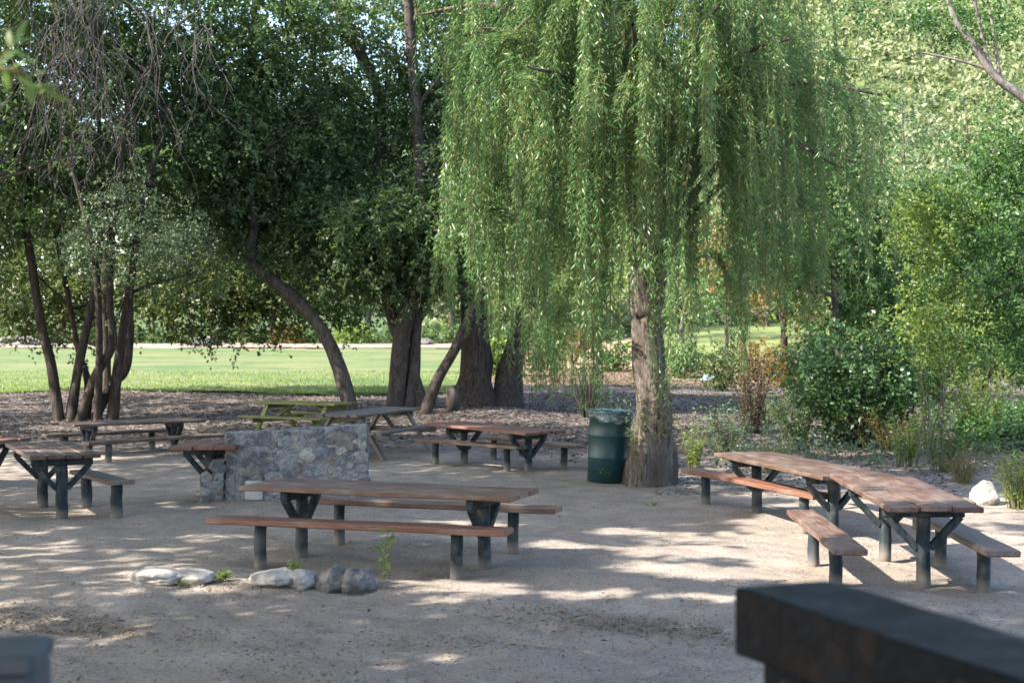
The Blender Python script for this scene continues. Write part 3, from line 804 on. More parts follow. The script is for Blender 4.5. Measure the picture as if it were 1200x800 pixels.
GR = 'rocks on the dirt'
rock(178, 685, .46, .34, .13, M['rock_pale'], 'sunlit whitish flat rock, left end of the front rock row', 1, .25, GR)
rock(220, 685, .36, .3, .11, M['rock_pale'], 'pale flat rock touching the right side of the whitish one', 5, .25, GR)
rock(318, 688, .34, .3, .14, M['rock_pale'], 'dusty tan rock just left of the dark boulders', 9, .28, GR)
rock(352, 690, .28, .3, .14, M['rock_pale'], 'small tan rock wedged against the dark boulders', 12, .3, GR)
rock(386, 694, .30, .3, .20, M['rock_grey'], 'dark grey boulder, left one of the touching pair', 21, .2, GR)
rock(418, 697, .25, .28, .20, M['rock_grey'], 'dark grey boulder, right one of the touching pair', 33, .2, GR)
rock(1159, 592, .36, .3, .26, M['rock_pale'], 'lone pale rounded rock behind the nearest right table', 41, .1, GR)

# ================================================================== FOREGROUND RAIL
def railing():
    d = Vector((.37, -.93, 0)).normalized(); n = Vector((.93, .37, 0))
    a = Vector((.41, 2.62, 1.775)); b = a + d * 2.6
    t = thing('timber_rail', 'thick black timber rail out of focus in the lower right corner', 'railing', (a.x, a.y, Hf(a.x, a.y)))
    off = Vector(t.location)
    mb = MB(); c = n * .10
    mb.bar(a + c - Vector((0, 0, .062)) - off, b + c - Vector((0, 0, .062)) - off, .2, .124, ch=.005, seg=26, jit=.0016); mb.build('rail_beam', M['black_timber'], t)
    for q in (.10, 2.2):
        p = a + d * q + c
        mb = MB(); mb.bar(Vector((p.x, p.y, Hf(p.x, p.y) - .1)) - off, Vector((p.x, p.y, 1.645)) - off, .13, .13, up=(d.x, d.y, 0), ch=.008, seg=4, jit=.001); mb.build('post', M['black_timber'], t)
    mb = MB(); z = 1.50
    mb.bar(Vector((a.x, a.y, z)) + d * .17 + c * .9 - off, Vector((b.x, b.y, z)) - d * .46 + c * .9 - off, .09, .12, ch=.006); mb.build('lower_rail', M['black_timber'], t)
railing()
def corner_post():
    x, y = -.88, 2.4; gz = Hf(x, y)
    t = thing('timber_post', 'blurred slate blue timber post top in the lower left corner', 'post', (x, y, gz), math.radians(8))
    top = CAMZ - (757 - HOR) / F * 2.4 - gz
    mb = MB(); mb.bar((0, 0, -.1), (0, 0, top - .03), .17, .17, up=(0, 1, 0), ch=.01, seg=3); mb.build('shaft', M['blue_timber'], t)
    mb = MB(); mb.bar((0, 0, top - .03), (0, 0, top), .18, .18, up=(0, 1, 0), ch=.012); mb.build('cap', M['blue_timber'], t)
corner_post()

# ================================================================== TREES
def trunk_from_px(mb, pl, d, w, dd=None, n=12, rough=.22, ext=None, flare=1.0):
    """pl: [(px,py)...] base first at depth d; w: widths in px"""
    s = d / F
    pts = []; rr = []
    for i, (q, ww) in enumerate(zip(pl, w)):
        di = d + (dd[i] if dd else 0.0)
        p = W(q[0], di, q[1]); pts.append(p); rr.append(ww * di / F / 2)
    pts[0].z = Hf(pts[0].x, pts[0].y) - .12
    P2, R2 = catmull(pts, rr, 6)
    if flare > 1:
        for i in range(len(P2)):
            hgt = P2[i].z - P2[0].z; R2[i] *= 1 + (flare - 1) * math.exp(-hgt / .45)
    mb.tube(P2, R2, n, True, 0, rough)
    return P2, R2

def reloc(root, o):   # give meshes world coords -> local of root
    pass

def tree_root(name, label, base, group=None, cat='tree'):
    return thing(name, label, cat, (base[0], base[1], Hf(base[0], base[1])), 0, group)

class Tree:
    def __init__(s, name, label, base, cat='tree', group=None):
        s.root = tree_root(name, label, base, group, cat); s.off = Vector(s.root.location)
    def mesh(s, mb, name, mat, smooth=True):
        mb.v = [(p[0] - s.off.x, p[1] - s.off.y, p[2] - s.off.z) for p in mb.v]
        return mb.build(name, mat, s.root, smooth)
    def leaf(s, name, arr, mat): return leaves(name, *arr, mat, s.root)

def blob(px, py, d, wpx, hpx, dep, n):
    p = W(px, d, py); return (p.x, p.y, p.z, wpx * d / F / 2, dep / 2, hpx * d / F / 2, n)

# ---- willow
def willow():
    rng = np.random.default_rng(11)
    bx, by = 1.95, 20.3
    T = Tree('willow_tree', 'large weeping willow with a thick rough trunk beside the green bin', (bx, by))
    mb = MB()
    # main trunk
    P2, R2 = trunk_from_px(mb, [(762, 563), (764, 520), (764, 470), (761, 420), (757, 385), (754, 345)], by, [52, 45, 41, 36, 33, 28], n=22, rough=.42, flare=1.25)
    fork = P2[-1]
    trunk_from_tail = []
    def limb(pts, r0, r1):
        n = len(pts); p, r = catmull(pts, [r0 + (r1 - r0) * i / (n - 1) for i in range(n)], 5); mb.tube(p, r, 10, True, 0, .2); return p
    L1 = limb([P2[-5], W(752, by - .1, 300), W(750, by - .2, 220), W(745, by, 120), W(735, by + .2, 0), W(720, by + .3, -150)], .21, .09)
    L2 = limb([P2[-6], W(776, by + .1, 300), W(786, by + .3, 230), W(800, by + .5, 130), W(830, by + .6, 0), W(870, by + .8, -160)], .19, .08)
    tops = []
    # arching limbs to crown points
    arcs = []
    for k in range(16):
        a = 2 * math.pi * k / 16 + rng.normal() * .15
        R = rng.uniform(2.2, 4.3); z = rng.uniform(6.6, 9.8)
        src = (L1 if k % 2 else L2)[int(rng.integers(9, 22))]
        end = Vector((bx + .2 + R * math.cos(a), by + .8 * R * math.sin(a), z - .22 * R))
        midp = src.lerp(end, .55) + Vector((0, 0, rng.uniform(.5, 1.4)))
        pts, r = catmull([src, midp, end], [.07, .045, .02], 6); mb.tube(pts, r, 6, False); arcs.append(pts)
    # low limbs that carry visible sprays to the left, right and front
    for (ex, ey, ez) in [(-.6, 19.6, 6.4), (0.2, 18.2, 5.6), (4.6, 20.2, 5.6), (5.2, 21.2, 4.7), (3.6, 18.4, 6.0), (2.6, 17.8, 6.3), (-1.0, 21.2, 6.6), (3.9, 22.5, 5.8), (5.0, 19.2, 5.4), (.9, 18.6, 5.0), (4.4, 19.0, 4.4)]:
        src = (L1 if ex < 2 else L2)[int(rng.integers(5, 12))]
        end = Vector((ex, ey, ez)); midp = src.lerp(end, .5) + Vector((0, 0, .9))
        pts, r = catmull([src, midp, end], [.06, .04, .015], 6); mb.tube(pts, r, 6, False); arcs.append(pts)
    T.mesh(mb, 'trunk', M['bark_willow'])
    # hanging strands
    def bottom_z(x, y):
        px = 600 + x / y * F
        xs_ = [480, 540, 580, 620, 660, 700, 722, 735, 760, 785, 795, 806, 830, 860, 900, 950, 1000, 1040]
        ys_ = [330, 395, 425, 455, 490, 510, 480, 400, 345, 420, 555, 535, 470, 420, 380, 410, 420, 370]
        py = np.interp(px, xs_, ys_)
        return CAMZ - (py - HOR) / F * y
    pos = []; dr = []; nr = []; stems = []
    nst = 0
    starts = []
    lobes = []
    def add_lobe(x, y, z, n): lobes.append((x, y, z, n))
    for pts in arcs:
        for q in (.55, .8, 1.0):
            p = pts[int(q * (len(pts) - 1))]; add_lobe(p.x, p.y, p.z, int(rng.integers(5, 14)))
    for _ in range(105):
        a = rng.random() * 2 * math.pi; q = math.sqrt(rng.random())
        x = 2.1 + 2.75 * q * math.cos(a); y = 20.6 + 2.7 * q * math.sin(a)
        z = 8.6 - 2.3 * q * q - rng.random() * 2.6 * (0.4 + .6 * q)
        add_lobe(x, y, z, int(rng.integers(10, 30)))
    for (px_, py_, d_) in [(640, 150, 18.9), (590, 200, 19.3), (700, 190, 18.6), (560, 90, 19.5), (660, 260, 18.7), (610, 290, 19.3), (840, 190, 18.7), (900, 150, 19.2), (960, 150, 19.9), (985, 220, 20.2),
                           (930, 240, 19.6), (880, 260, 19.3), (820, 280, 19.2), (1000, 290, 20.4), (950, 310, 20.2), (770, 60, 18.6), (740, 120, 18.9), (690, 60, 18.5), (800, 130, 18.6), (560, 240, 20.0), (700, 330, 19.5), (640, 340, 19.8), (680, 250, 20.5), (860, 80, 18.8), (900, 30, 19), (610, 40, 19)]:
        p = W(px_, d_, py_); add_lobe(p.x, p.y, p.z, int(rng.integers(16, 38)))
    lobes = [q for q in lobes if noise.noise(Vector((q[0] * .75 + 3, q[1] * .5, q[2] * .75))) > -.25]
    for (x, y, z, n) in lobes:
        hue = rng.random()
        base = Vector((x - bx, y - by, 0)); base = base.normalized() if base.length > .1 else base
        nb = max(2, n // 7 + int(rng.integers(0, 2)))
        for _b in range(nb):
            a = rng.random() * 2 * math.pi; o = Vector((math.cos(a), math.sin(a), 0)) * rng.uniform(.15, 1.35) + base * .45
            bl = rng.uniform(.6, 2.4) if rng.random() < .62 else rng.uniform(2.2, 5.0)
            c0 = Vector((x + rng.normal() * .15, y + rng.normal() * .15, z + rng.normal() * .12))
            for _ in range(int(rng.integers(6, 13))):
                starts.append((c0 + Vector((rng.normal() * .05, rng.normal() * .05, rng.normal() * .06)), o + Vector((rng.normal() * .09, rng.normal() * .09, 0)), bl * rng.uniform(.55, 1.1)))
    SV = []; SQ = []
    for (p, out, bl) in starts:
        bz = float(bottom_z(p.x + out.x * .3, p.y)) + abs(rng.normal()) * .45 - .15
        if p.z - bz < .4: continue
        if not (478 + abs(rng.normal()) * 55 < 600 + (p.x + .5 * out.x) / p.y * F < 1040 - abs(rng.normal()) * 35): continue
        if p.x / p.y * F > 240 and rng.random() < .38: continue
        ln = min(p.z - bz, bl)
        ln = min(ln, 5.2)
        m = max(6, int(ln / .16)); q = p.copy()
        side = rng.normal() * .25; sw = rng.random() * 6
        o2 = Vector((out.x + rng.normal() * .05, out.y + rng.normal() * .05, 0))
        path = [q.copy()]
        drift = .55 if p.x > 4.0 else .3
        for i in range(m):
            t = i / m
            h = math.exp(-t * ln / .45) * drift * 5.0 + .05 * math.sin(sw + i * .35)
            d = Vector((o2.x * h + .03 * side, o2.y * h, -1 + 1.25 * math.exp(-t * ln / .22))).normalized()
            q = q + d * (ln / m); path.append(q.copy())
        path = np.array(path)
        # ribbon stem
        b0 = len(SV)
        for i in range(0, len(path)):
            SV.append(path[i] + np.array([.0035, .001, 0])); SV.append(path[i] - np.array([.0035, .001, 0]))
        for i in range(len(path) - 1):
            SQ.append((b0 + 2 * i, b0 + 2 * i + 1, b0 + 2 * i + 3, b0 + 2 * i + 2))
        nl = int(ln * 40)
        u = np.sort(rng.random(nl)) * (len(path) - 1.001); i0 = u.astype(int); fr = (u - i0)[:, None]
        pp = path[i0] * (1 - fr) + path[i0 + 1] * fr; td = unit(path[i0 + 1] - path[i0])
        az = rng.random(nl) * 2 * math.pi
        sd = np.stack([np.cos(az), np.sin(az), np.zeros(nl)], -1)
        pos.append(pp + sd * .01); dr.append(td * rng.uniform(.5, 1.5, (nl, 1)) + sd * .85); nr.append(np.cross(td, sd) * .3 + sd + rng.normal(size=(nl, 3)) * .8)
    pos = np.concatenate(pos); n = len(pos)
    T.leaf('crown', (pos, np.concatenate(dr), np.concatenate(nr), rng.uniform(.05, .115, n), rng.uniform(.013, .023, n)), M['lf_willow'])
    np_mesh('hanging_twigs', np.array(SV) - np.array(T.off), np.array(SQ), M['stem_green'], T.root)
    # shoots on the trunk
    ps = []
    for _ in range(260):
        z = rng.uniform(.7, 1.35); a = rng.uniform(-math.pi, 0)
        ps.append((bx + .02 + .31 * math.cos(a) + rng.normal() * .04, by + .31 * math.sin(a) - abs(rng.normal()) * .05, Hf(bx, by) + z - .5 * (math.cos(a) < -.3) * rng.random()))
    ps = np.array(ps); k = len(ps)
    T.leaf('foliage', (ps, rng.normal(size=(k, 3)) + np.array([0, -1, .1]), rng.normal(size=(k, 3)) + np.array([0, -.5, 1]), np.full(k, .07), np.full(k, .022)), M['lf_bright'])
    return n
NW = willow()

# ---- multi-stemmed tree on the left, with dead hanging twigs
def left_tree():
    rng = np.random.default_rng(21); d = 35.0
    T = Tree('multi_stemmed_tree', 'dark tree with many bare stems fanning from one base, on the left', (W(100, d, 488).x, d))
    stems = [([(70, 490), (60, 430), (46, 370), (36, 300), (22, 220), (5, 120)], [14.4, 12.0, 11.2, 10.4, 8.0, 4.8], 0),
             ([(82, 490), (92, 430), (106, 365), (114, 320), (120, 230), (112, 90)], [13.6, 11.2, 9.6, 8.8, 7.2, 4.0], .5),
             ([(92, 489), (112, 440), (131, 402), (128, 340), (135, 240), (150, 120)], [12.8, 10.4, 10.4, 8.0, 6.4, 4.0], -.5),
             ([(108, 487), (128, 456), (147, 434), (152, 395), (154, 330), (175, 220)], [11.2, 10.4, 9.6, 9.6, 7.2, 4.0], .3),
             ([(131, 490), (137, 440), (143, 390), (152, 335), (166, 240), (200, 120)], [14.4, 12.0, 9.6, 8.8, 6.4, 4.0], -.2),
             ([(114, 488), (116, 420), (115, 350), (106, 280), (80, 180)], [10, 8, 8, 7, 5], -1.0),
             ([(100, 489), (103, 450), (92, 410), (80, 350), (60, 250)], [11.2, 9.6, 7.2, 6.4, 4.0], .8)]
    ends = []
    for pl, w, dd in stems:
        mb = MB(); P2, R2 = trunk_from_px(mb, pl, d, w, [dd * min(1, i / 2) for i in range(len(pl))], 9, .25)
        for i in (-8, -3):
            limbs(mb, P2[i], [Vector((rng.normal(), rng.normal(), .8)) for _ in range(2)], rng, 1.8, R2[i] * .6, 1)
        T.mesh(mb, 'trunk', M['bark_dark'])
    B = [blob(120, 120, d + 1.5, 420, 320, 5, 1000), blob(-20, 200, d, 170, 330, 4, 380), blob(270, 180, d + 2.5, 220, 330, 4, 520),
         blob(60, -40, d, 380, 200, 6, 500)]
    T.leaf('crown', clump_leaves([q[:6] + (int(q[6] * .9),) for q in B], 60, .42, .128, .072, rng, .25), M['lf_dark'])
    B2 = [blob(160, 275, d - 1.2, 175, 110, 2.6, 85), blob(105, 300, d - 1, 80, 60, 1.5, 26), blob(210, 285, d - 1.0, 95, 50, 1.5, 34), blob(140, 235, d - .6, 120, 80, 2, 40)]
    o = T.leaf('low_crown', clump_leaves(B2, 60, .30, .07, .042, rng, .35), M['lf_greygreen']); o['label'] = 'paler grey-green low spray of leaves'
    # dead twigs
    mb = MB()
    def hang(px, py, ln, spread, k, dep):
        for _ in range(k):
            p = W(px + rng.normal() * spread, dep + rng.normal() * .5, py + rng.normal() * 22)
            pts = [p]; q = p.copy(); v = Vector((rng.normal() * .5, rng.normal() * .4, -.55)).normalized()
            m = 9; l = ln * rng.uniform(.4, 1.2)
            for i in range(m):
                v = (v + Vector((rng.normal() * .30, rng.normal() * .30, -.30))).normalized(); q = q + v * l / m; pts.append(q.copy())
                if rng.random() < .55:
                    w = (v + Vector((rng.normal() * .8, rng.normal() * .6, .1))).normalized(); b = [q.copy()]
                    for _j in range(3):
                        w = (w + Vector((rng.normal() * .3, rng.normal() * .3, -.25))).normalized(); b.append(b[-1] + w * l * .07)
                    mb.tube(b, [.008, .006, .005, .004], 3, False)
            mb.tube(pts, [.011 * (1 - .07 * i) for i in range(len(pts))], 3, False)
    dt = 31.5
    hang(100, -20, 4.2, 34, 40, dt); hang(88, 80, 2.8, 26, 22, dt); hang(235, 30, 2.4, 10, 9, dt); hang(215, -20, 2.0, 26, 8, dt); hang(100, 190, 1.2, 34, 12, dt); hang(40, 10, 3, 20, 8, dt)
    # boughs that carry the dead twigs
    for (a, b, c) in [((112, 90), (110, 20), (100, -30)), ((150, 120), (200, 40), (235, 10)), ((20, 220), (50, 90), (85, 60))]:
        pts, r = catmull([W(a[0], d - .5, a[1]), W(b[0], 33, b[1]), W(c[0], dt, c[1])], [.05, .035, .02], 5); bb = MB(); bb.tube(pts, r, 6, False); T.mesh(bb, 'bough', M['bark_dark'])
    o = T.mesh(mb, 'dead_twigs', M['twig_dead']); o['label'] = 'grey leafless twigs hanging in tangles'
left_tree()

def px_tree(name, label, d, stems, bark, blobs, leafm, seed, nl=60, cr=.42, ll=.085, lw=.048, limb=True, extra=None, surf=.3, group=None, flare=1.0, cat='tree', rough=.22):
    rng = np.random.default_rng(seed)
    b = W(stems[0][0][0][0], d, 480)
    T = Tree(name, label, (b.x, d), cat, group)
    for st in stems:
        pl, w, dd = st
        mb = MB(); P2, R2 = trunk_from_px(mb, pl, d, w, [dd * i / (len(pl) - 1) for i in range(len(pl))], 12, rough, flare=flare)
        if limb:
            for i in (-14, -9, -4):
                if len(P2) + i > 0: limbs(mb, P2[i], [Vector((rng.normal(), rng.normal(), .7)) for _ in range(2)], rng, 2.0, R2[i] * .5, 1)
        T.mesh(mb, 'trunk', bark)
    if blobs: T.leaf('crown', clump_leaves([q[:6] + (int(q[6] * .85),) for q in blobs], nl, cr, ll * 1.5, lw * 1.5, rng, surf), leafm)
    if extra:
        for nm, bl, mm, k, c, l, w in extra: T.leaf(nm, clump_leaves(bl, k, c, l, w, rng, .3), mm)
    return T

px_tree('leaning_tree', 'slender grey trunk leaning far left with a sharp kink, behind the mossy table', 36.5,
        [([(413, 475), (398, 432), (374, 382), (341, 346), (306, 318), (294, 300), (297, 262), (291, 190), (296, 90), (300, -60)], [21, 17, 15.5, 14.5, 13, 14, 11, 9, 8, 6], .6)],
        M['bark_grey'], [blob(330, 180, 38, 200, 250, 4.5, 560), blob(400, 260, 38, 170, 170, 4, 300), blob(310, 20, 37, 240, 160, 4, 300)], M['lf_dark'], 31)
px_tree('twin_trunk_tree', 'pair of close grey trunks rising together behind the grey wooden table', 37.5,
        [([(463, 477), (468, 420), (476, 372), (488, 320), (494, 220), (486, 110), (478, 0), (474, -120)], [24, 21, 20, 18, 15, 13, 11, 8], .3),
         ([(480, 476), (486, 420), (489, 360), (500, 280), (520, 150), (535, 20), (545, -120)], [18, 15, 14, 14, 13, 11, 8], 1.2),
         ([(497, 470), (478, 420), (462, 378), (440, 280), (445, 120), (405, 30), (370, -70)], [17, 15, 15, 13, 12, 14, 12], 2.0)],
        M['bark_grey'], [blob(450, 285, 37, 190, 150, 4, 380), blob(520, 260, 38, 160, 200, 4, 330), blob(440, 130, 39, 200, 170, 4, 260), blob(500, 20, 39, 220, 180, 4, 240)], M['lf_dark'], 32,
        extra=[('sun_tinted_crown', [blob(370, 90, 41, 120, 150, 2.5, 130), blob(400, 180, 41, 100, 90, 2, 60)], M['lf_olive'], 55, .4, .1, .06)])  # yellower leaf colour stands in for sun on this part
px_tree('slanting_tree', 'thin dark trunk slanting right across the big double trunk', 36,
        [([(496, 474), (512, 446), (533, 410), (552, 368), (571, 325), (588, 250), (600, 150)], [14, 13, 12, 11.5, 11, 9, 6], .4)],
        M['bark_dark'], [blob(570, 220, 36.5, 130, 160, 3, 190)], M['lf_greygreen'], 33)
px_tree('double_trunk_tree', 'massive old tree with two thick dark trunks and a flared root base', 38,
        [([(556, 484), (556, 440), (558, 395), (553, 330), (545, 220), (540, 60), (545, -100)], [46, 36, 32, 31, 27, 22, 15], .5),
         ([(592, 480), (598, 440), (608, 395), (622, 345), (640, 250), (660, 120), (680, -50)], [32, 27, 25, 23, 20, 16, 11], 1.0)],
        M['bark_dark'], [blob(560, 150, 39.5, 210, 260, 5, 480), blob(660, 160, 40, 200, 300, 5, 480), blob(600, -20, 39, 340, 180, 6, 400)], M['lf_dark'], 34, flare=1.75, rough=.35)
# stump beside the big tree
def stump():
    p = P(531, 462, 0); mb = MB(); gz = Hf(p.x, 37.0); x = W(531, 37, 460).x
    mb.tube([(0, 0, -.1), (.01, 0, .3), (.0, .02, .62)], [.2, .17, .165], 12, True, 0, .25)
    o = mb.build('tree_stump', M['bark_grey'], None, True, (x, 36.6, gz)); tag(o, 'short weathered stump at the left foot of the massive double trunk', 'stump')
stump()

# ---- hanging fringe trees in the gap over the lawn
px_tree('broadleaf_tree', 'leafy tree at the lawn edge whose low fringe hangs over the grass', 45,
        [([(126, 455), (124, 400), (122, 330), (130, 200)], [11, 9, 8, 6], 0)], M['bark_dark'],
        [blob(250, 335, 45, 260, 120, 3, 420), blob(60, 340, 46, 220, 110, 3, 330), blob(120, 200, 47, 420, 200, 4, 420)], M['lf_olive'], 41, 48, .45, .10, .055, surf=.25)
px_tree('broadleaf_tree', 'leafy tree at the lawn edge showing between the leaning and twin trunks', 47,
        [([(472, 452), (468, 390), (452, 300), (440, 150)], [10, 9, 8, 6], 0)], M['bark_dark'],
        [blob(380, 330, 47, 220, 110, 3, 300), blob(420, 200, 48, 300, 260, 4, 420)], M['lf_mid'], 42, 48, .45, .10, .055, surf=.25)

# ---- off-frame shade trees on the sunny side; their boughs lean over the tables, with gaps shaped for the dapples
tan_e = math.tan(SUN_EL)
def shade_cull(rng, use_mask=True):
    def f(C):
        x, y, z = C[:, 0], C[:, 1], C[:, 2]
        gx = x - SUN_H[0] * z / tan_e; gy = y - SUN_H[1] * z / tan_e
        keep = np.ones(len(C), bool)
        
        yy = np.maximum(y, .3)
        inframe = (y > 0) & (np.abs(x / yy) < .40) & (z < CAMZ + .30 * yy + .8)
        return keep & ~inframe & ~((np.abs(x) < 1.2) & (np.abs(y) < 1.5) & (z < 4))
    return f
def shade_tree(name, label, x, y, h, R, n, seed, blobs, leafm='lf_bright', use_mask=True, ll=.24, lw=.16, nl=30, cr=.6):
    rng = np.random.default_rng(seed)
    T = Tree(name, label, (x, y), 'tree', 'tall trees shading the picnic ground')
    g = Hf(x, y); mb = MB()
    pts, r = catmull([(x, y, g - .1), (x + .1, y, g + 1.5), (x + .2, y + .2, g + 3.5), (x + .3, y + .1, g + h * .6), (x + .4, y, g + h * .9)], [.38, .3, .26, .18, .06], 6)
    mb.tube(pts, r, 12, True, 0, .25)
    for i in (12, 14, 16, 18, 20):
        limbs(mb, pts[i], [Vector((math.cos(a), math.sin(a), .45)) for a in rng.random(2) * 6.28], rng, R * .55, .12, 1)
    T.mesh(mb, 'trunk', M['bark_grey'])
    arr = clump_leaves(blobs, nl, cr, ll, lw, rng, .15, cull=shade_cull(rng, use_mask))
    k = rng.random(len(arr[0])) * .9 + .05 > sun_gap(arr[0])  # leaves dropped where sun should pass: dapples shaped into the crown
    T.leaf('crown', [q[k] for q in arr], M[leafm])
    return T
def area_blobs(x0, x1, y0, y1, z0, z1, n): return [((x0 + x1) / 2, (y0 + y1) / 2, (z0 + z1) / 2, (x1 - x0) / 2, (y1 - y0) / 2, (z1 - z0) / 2, n)]
TS = shade_tree('shade_tree', 'tall tree outside the left edge whose leafy branch reaches in at the upper left', -6.2, 4.6, 12, 7, 0, 51, area_blobs(-14, 1.5, -3, 13, 6, 11, 1900))
shade_tree('shade_tree', 'tall shade tree standing outside the left edge, level with the left tables', -11.5, 14, 13, 7, 0, 52, area_blobs(-20, -1, 7, 22, 6.5, 12.5, 1700))
shade_tree('shade_tree', 'tall shade tree outside the left edge, level with the stone wall', -13, 24, 14, 8, 0, 53, area_blobs(-21, 1, 16, 31, 8, 15, 1700))
shade_tree('shade_tree', 'tallest shade tree far outside the left edge, level with the multi-stemmed tree', -22, 29, 17, 8, 0, 54, area_blobs(-32, -13, 20, 40, 5, 17, 1000), 'lf_bright', True)
shade_tree('shade_tree', 'shade tree behind the camera whose crown reaches over the front rocks', -3.5, -4, 11, 6, 0, 55, area_blobs(-11, 4, -9, 6, 6, 10.5, 1800))

# leafy branch in the upper left corner: part of the first shade tree
def near_branch():
    DB = 3.0; rng = np.random.default_rng(61); mb = MB(); off = TS.off
    tip = W(60, DB, 118); a = Vector((-6.0, 4.7, 3.2)); k1 = W(-60, DB, 70)
    pts, r = catmull([a, Vector((-3.2, 4.2, 3.3)), k1, W(10, DB, 85), W(48, DB - .02, 112), tip], [.06, .03, .006, .0035, .002, .001], 6); mb.tube(pts, r, 6, False)
    up = [W(-10, DB, 78), W(8, DB - .02, 62), W(20, DB - .04, 48)]; mb.tube(up, [.002, .0018, .001], 5, False)
    TS.mesh(mb, 'branch', M['stem_green'])
    spec = [(8, 82, -20, 70, 14), (20, 88, 30, 62, 15), (36, 100, 10, 58, 13), (52, 112, 8, 62, 14), (45, 110, -48, 34, 11), (30, 96, 70, 48, 12), (0, 76, -55, 50, 13), (12, 60, 15, 42, 12),
            (20, 50, -70, 46, 15), (14, 56, -110, 40, 12), (-8, 74, 45, 48, 13), (5, 80, 80, 44, 12), (28, 94, -30, 48, 12), (-30, 74, 60, 60, 14), (-40, 70, -40, 60, 14), (18, 52, -25, 38, 11)]
    V = []; Q = []; s = DB / F
    for (px, py, ang, ln, wd) in spec:
        b = W(px, DB + rng.normal() * .03, py); a_ = math.radians(ang)
        d = Vector((math.cos(a_), rng.normal() * .35, -math.sin(a_))).normalized(); nn = Vector((rng.normal() * .3, -.55, .85)).normalized(); sd = d.cross(nn).normalized(); nn = sd.cross(d)
        L_ = ln * s * .62; w_ = wd * s * .42; o = len(V)
        for (t, q) in [(0, .1), (.25, .8), (.5, 1), (.75, .7), (1, .02)]:
            c = b + d * L_ * t - nn * (.18 * L_ * t * t)
            V += [c + sd * w_ * q + nn * w_ * q * .3, c, c - sd * w_ * q + nn * w_ * q * .3]
        for i in range(4):
            k = o + i * 3; Q += [(k, k + 1, k + 4, k + 3), (k + 1, k + 2, k + 5, k + 4)]
    V = np.array([tuple(v - off) for v in V]); np_mesh('branch_leaves', V, np.array(Q), M['lf_spray'], TS.root, True)
near_branch()

# ---- far belt beyond the lawn
rng = np.random.default_rng(71)
GBt = 'trees beyond the lawn'
def far_tree(px, d, hgt, wid, mat, bark, label, seed, zb=1.2, n=160, ll=.34, lw=.2, nl=26, cr=.9, group=GBt, trunk_w=.35, name='distant_tree'):
    rg = np.random.default_rng(seed); x = (px - 600) / F * d; g = Hf(x, d)
    T = Tree(name, label, (x, d), 'tree', group)
    mb = MB(); pts, r = catmull([(x, d, g - .2), (x + rg.normal() * .1, d, g + zb), (x + rg.normal() * .3, d, g + hgt * .55), (x + rg.normal() * .4, d, g + hgt * .85)], [trunk_w, trunk_w * .75, trunk_w * .5, trunk_w * .2], 5)
    mb.tube(pts, r, 8, True, 0, .2)
    limbs(mb, pts[6], [Vector((math.cos(a), math.sin(a), .6)) for a in (0.4, 2.2, 4.4)], rg, wid * .4, trunk_w * .35, 1, n=5)
    T.mesh(mb, 'trunk', bark)
    bl = [(x, d, g + zb + (hgt - zb) * .55, wid / 2, wid / 2.4, (hgt - zb) / 2, int(n * .5))]
    for k in range(3):
        a = rg.random() * 6.28; bl.append((x + math.cos(a) * wid * .3, d + math.sin(a) * wid * .2, g + zb + (hgt - zb) * rg.uniform(.3, .8), wid * .3, wid * .28, (hgt - zb) * .28, int(n * .17)))
    T.leaf('crown', clump_leaves(bl, nl, cr, ll, lw, rg, .3), mat)
    return T
for i, (px, d, hg, wd, mt) in enumerate([(-30, 112, 11, 9, 'lf_mid'), (30, 116, 13, 8, 'lf_olive'), (72, 110, 10, 8, 'lf_dark'), (150, 114, 12, 9, 'lf_mid'), (205, 111, 9, 8, 'lf_olive'), (262, 118, 14, 10, 'lf_mid'),
                                      (318, 112, 9, 8, 'lf_bright'), (372, 117, 12, 9, 'lf_mid'), (430, 113, 12, 9, 'lf_bright'), (482, 118, 13, 9, 'lf_olive'), (530, 112, 10, 8, 'lf_bright'), (590, 116, 12, 9, 'lf_mid'), (640, 112, 9, 8, 'lf_bright'), (700, 118, 12, 9, 'lf_mid')]):
    far_tree(px, d, hg * 1.6, wd * 1.15, M[mt], M['bark_grey'], 'distant green tree in the row beyond the lawn', 700 + i, 1.0 + (i % 3) * .6, 230, .42, .26)
def far_bush(px, d, h, w, mat, label, seed, name='bush', n=60, ll=.2, lw=.12, cr=.4, group=None, py=None, nl=30):
    rg = np.random.default_rng(seed); x = (px - 600) / F * d; g = Hf(x, d)
    T = Tree(name, label, (x, d), 'bush', group)
    mb = MB()
    for _ in range(7):
        a = rg.random() * 6.28; mb.tube([(x, d, g - .05), (x + math.cos(a) * w * .15, d + math.sin(a) * w * .15, g + h * .4), (x + math.cos(a) * w * .3, d + math.sin(a) * w * .3, g + h * .85)], [.03 * h ** .5, .022 * h ** .5, .008], 5, False)
    T.mesh(mb, 'stems', M['bark_dark'])
    T.leaf('foliage', clump_leaves([(x, d, g + h * .55, w / 2, w / 2, h / 2, n)], nl, cr, ll, lw, rg, .35), mat)
    return T
far_bush(412, 106, 1.7, 2.6, M['lf_bright'], 'rounded bright green bush on the sand beyond the lawn', 81)
far_bush(335, 108, 1.6, 2.6, M['lf_orange'], 'orange-brown bush on the sand beyond the lawn', 82)
far_bush(580, 60, 1.5, 1.6, M['lf_bright'], 'sunlit yellow-green bush behind the massive double trunk', 83)
